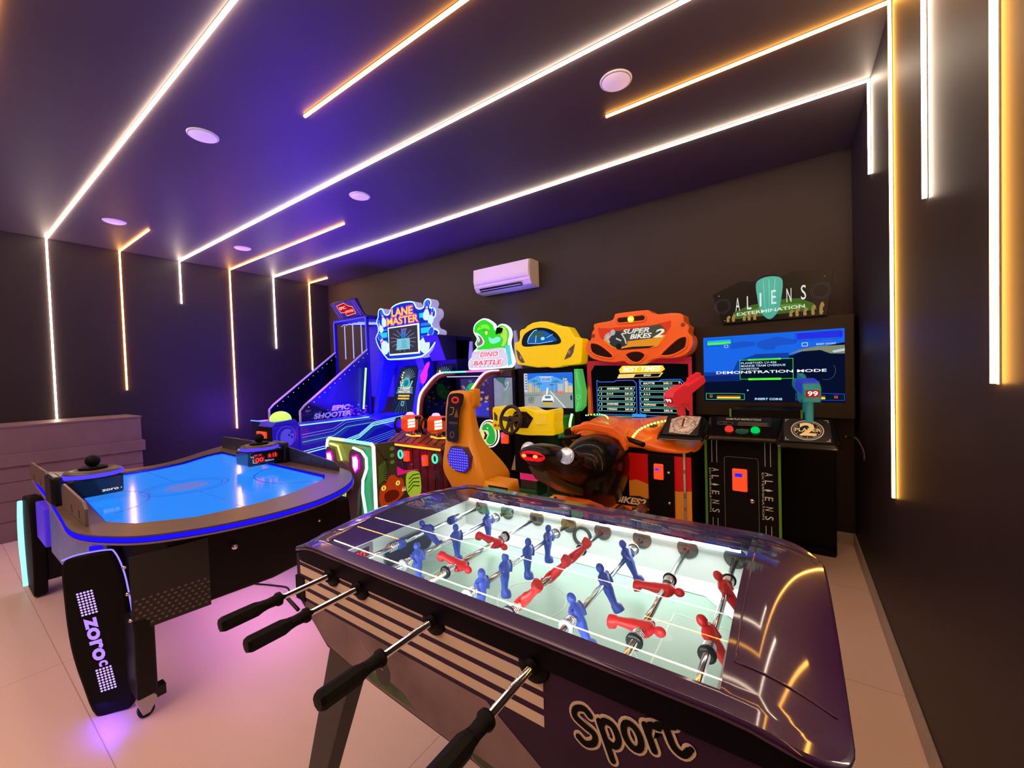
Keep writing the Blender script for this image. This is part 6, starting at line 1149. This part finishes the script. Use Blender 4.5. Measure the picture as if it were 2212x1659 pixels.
m.prism([(-4.40, 1.87), (-4.13, 1.875), (-4.13, 2.02), (-4.38, 2.02)], .0125, .013, C(.20, .58, .72, 1)); m.prism(circ(-4.25, 2.07, .055, .06, 18), .0125, .013, C(.03, .14, .5, 1)); m.line([(-4.28, 2.135), (-4.19, 2.14)], .02, .0125, C(.3, .1, .6, 1))
for k in range(4): m.rect(-4.29, -4.19, 1.90 + k * .027, 1.908 + k * .027, .0135, C(.07, .22, .35, .9), .0004)
m.build('marquee_screen', q)
# ================================================================== basketball game
t = ep = thing('basketball_arcade', 'blue-lit basketball shooting arcade with caged back in the far left corner', 'arcade machine', (-5.35, 3.2, 0))
EX0, EX1 = -5.74, -4.96
SM = glass('smoked_panel', (.16, .14, .32), .02, .9); PB = mat('panel_blue', (.004, .004, .055), .35, coat=.2, spec=.3, emit=(.01, .005, .35), es=.12); TR = mat('lilac_trim', (.50, .36, .60), .35, emit=(.5, .3, .8), es=.25)  # panel_blue also holds some of the blue lighting as emission
BNB = C(.10, .08, 1, 1.5); BNW = C(.30, .35, 1, 1.5)
pr = [(2.60, .60), (2.60, 1.13), (2.66, 1.19), (3.62, 1.93), (3.62, .60)]
m = MB(); m.box(EX0, EX1, 2.60, 4.25, .0, .80, mat('epic_body', (.012, .010, .10), .45)); bd = m.build('body', t, bevel=.006)
for x, mm in ((EX1, PB), (EX0, SM)):
    m = MB(); m.prism(pr if mm is PB else [(2.60, .80), (2.60, 1.13), (2.66, 1.19), (3.62, 1.93), (3.62, .80)], x - .008, x + .008, mm, 'x'); o = m.build('side_panel', t)
    m = MB(); m.tube([(x, 2.595, .80), (x, 2.595, 1.13), (x, 2.65, 1.19), (x, 3.62, 1.94)], .013, TR, 8); m.build('panel_trim', o)
    m = MB()
    for k in range(13): u = k / 12; m.ell((x + .011, 2.70 + u * .88, 1.17 + u * .68), (.003, .006, .006), C(.75, .75, 1, 1), 8)
    m.build('rivets', o)['kind'] = 'stuff'
    if mm is PB: po = o
m = MB(FX(EX1 + .0082)); HXC = mat('hex_dark', (.004, .004, .02), .6)
for i in range(30):
    for j in range(20):
        y_ = 2.95 + i * .0235; z_ = 1.20 + j * .0235 + (i % 2) * .012
        if z_ < 1.18 + (y_ - 2.66) * .72 - .10 and y_ < 3.58: m.prism(circ(y_, z_, .0085, .0085, 6), 0, .0006, HXC)
m.build('hex_vents', po)['kind'] = 'stuff'
random.seed(11); m = MB(FX(EX1 + .0082))
for k in range(90):
    y_, z_ = 2.68 + random.random() * .85, .93 + random.random() * .22
    r = .004 + random.random() * .012; m.prism(circ(y_, z_, r * 1.6, r, 6, random.random()), 0, .0004 + .00001 * k, mat(*random.choice([('spark_pink', (.45, .12, .28), .5), ('spark_blue', (.12, .10, .55), .5), ('spark_red', (.4, .05, .08), .5)])))
LTX = mat('letter_lilac', (.35, .33, .85), .4, emit=(.3, .3, 1), es=.45); m.text('EPIC', 3.14, 1.125, .064, LTX, z=.0016, w=.27, bold=.04, shear=.2); m.text('SHOOTER', 3.02, 1.042, .064, LTX, z=.0016, w=.52, bold=.04, shear=.2)
m.line(spline([(3.25, .95), (3.30, 1.05), (3.36, 1.10), (3.42, 1.06), (3.48, 1.02), (3.56, 1.0)], 4, False), .008, .001, mat('player_outline', (.2, .18, .6), .5)); m.build('side_print', po)
m = MB()
for x in (EX0, EX1):
    for y_ in (3.60, 4.20): m.box(x - .018, x + .018, y_ - .018, y_ + .018, .8, 2.37, BLS)
m.box(EX0 - .018, EX1 + .018, 3.58, 4.22, 2.35, 2.40, BLS); m.box(EX0, EX1, 4.17, 4.20, 1.2, 2.37, mat('cage_back', (.015, .015, .22), .5)); cg = m.build('cage', t, bevel=.003)
m = MB(); 
for x in (EX0, EX1): m.tube([(x, 3.575, 1.93), (x, 3.575, 2.36)], .007, BNB, 6)
m.tube([(EX0, 3.575, 2.37), (EX1, 3.575, 2.37)], .007, BNB, 6); m.build('cage_neon', cg)
for x in (-5.50, -5.30, -5.10): m = MB(); m.tube([(x, 3.60, 2.30), (x, 3.60, 1.80)], .0075, BNW, 6); m.build('cage_bar', cg)
for k in range(4): m = MB(); m.tube([(-5.58 + k * .12, 3.60, 2.29 + .004 * k), (-5.56 + k * .12, 3.63, 2.325), (-5.20 + k * .07, 4.1, 2.335)], .005, BNW, 6); m.build('roof_bar', cg)
m = MB(); S_ = [(-5.65, 3.60, 2.40), (-5.04, 3.60, 2.40), (-5.00, 3.46, 2.62), (-5.62, 3.46, 2.62)]
fr_ = frame((-5.34, 3.60, 2.41), (1, 0, 0), (0, -.52, .85)); m = MB(fr_); m.prism([(-.29, 0), (.28, 0), (.30, .25), (-.29, .25)], -.05, .0, mat('header_dark', (.02, .012, .03), .4)); m.box(-.31, .31, -.01, .0, -.05, .0, BLS); hd = m.build('header_sign', t)
m = MB(fr_); RDN = C(1, .04, .03, 1.1)
for x in (-.285, -.225, .22, .285): m.line([(x + .03, .0), (x - .005, .24)], .008, 0, C(.18, .06, 1, 1.2))
m.prism([(-.16, .09), (-.18, .20), (.02, .225), (.09, .17), (.17, .15), (.17, .05), (-.06, .03), (-.06, .085)], .0, .002, C(.45, .004, .01, 1)); m.line([(-.16, .09), (-.18, .20), (.02, .225), (.09, .17), (.17, .15), (.17, .05), (-.06, .03), (-.06, .085)], .007, .002, C(1, .45, .4, 1.3), True)
m.text('EPIC', -.06, .155, .042, C(1, .5, .5, 1.2), z=.003, w=.16, bold=.02, rot=.05); m.text('SHOOTER', .055, .092, .036, C(1, .5, .5, 1.2), z=.003, w=.19, bold=.02, rot=.03); m.build('header_lettering', hd)
m = MB(); m.box(EX0 - .10, EX1 + .02, 2.42, 2.60, .45, .99, mat('epic_body', (.012, .010, .10), .45)); m.tube([(EX0 - .10, 2.41, 1.0), (EX1 - .02, 2.41, 1.0)], .008, C(.15, .3, 1, 1.3), 6); m.build('front_console', t)
m = MB(); m.tube([(-4.905, 3.45, 1.08), (-4.885, 3.5, 1.65)], .012, C(.35, 1, .25, 1.8), 8); m.build('green_neon', t)
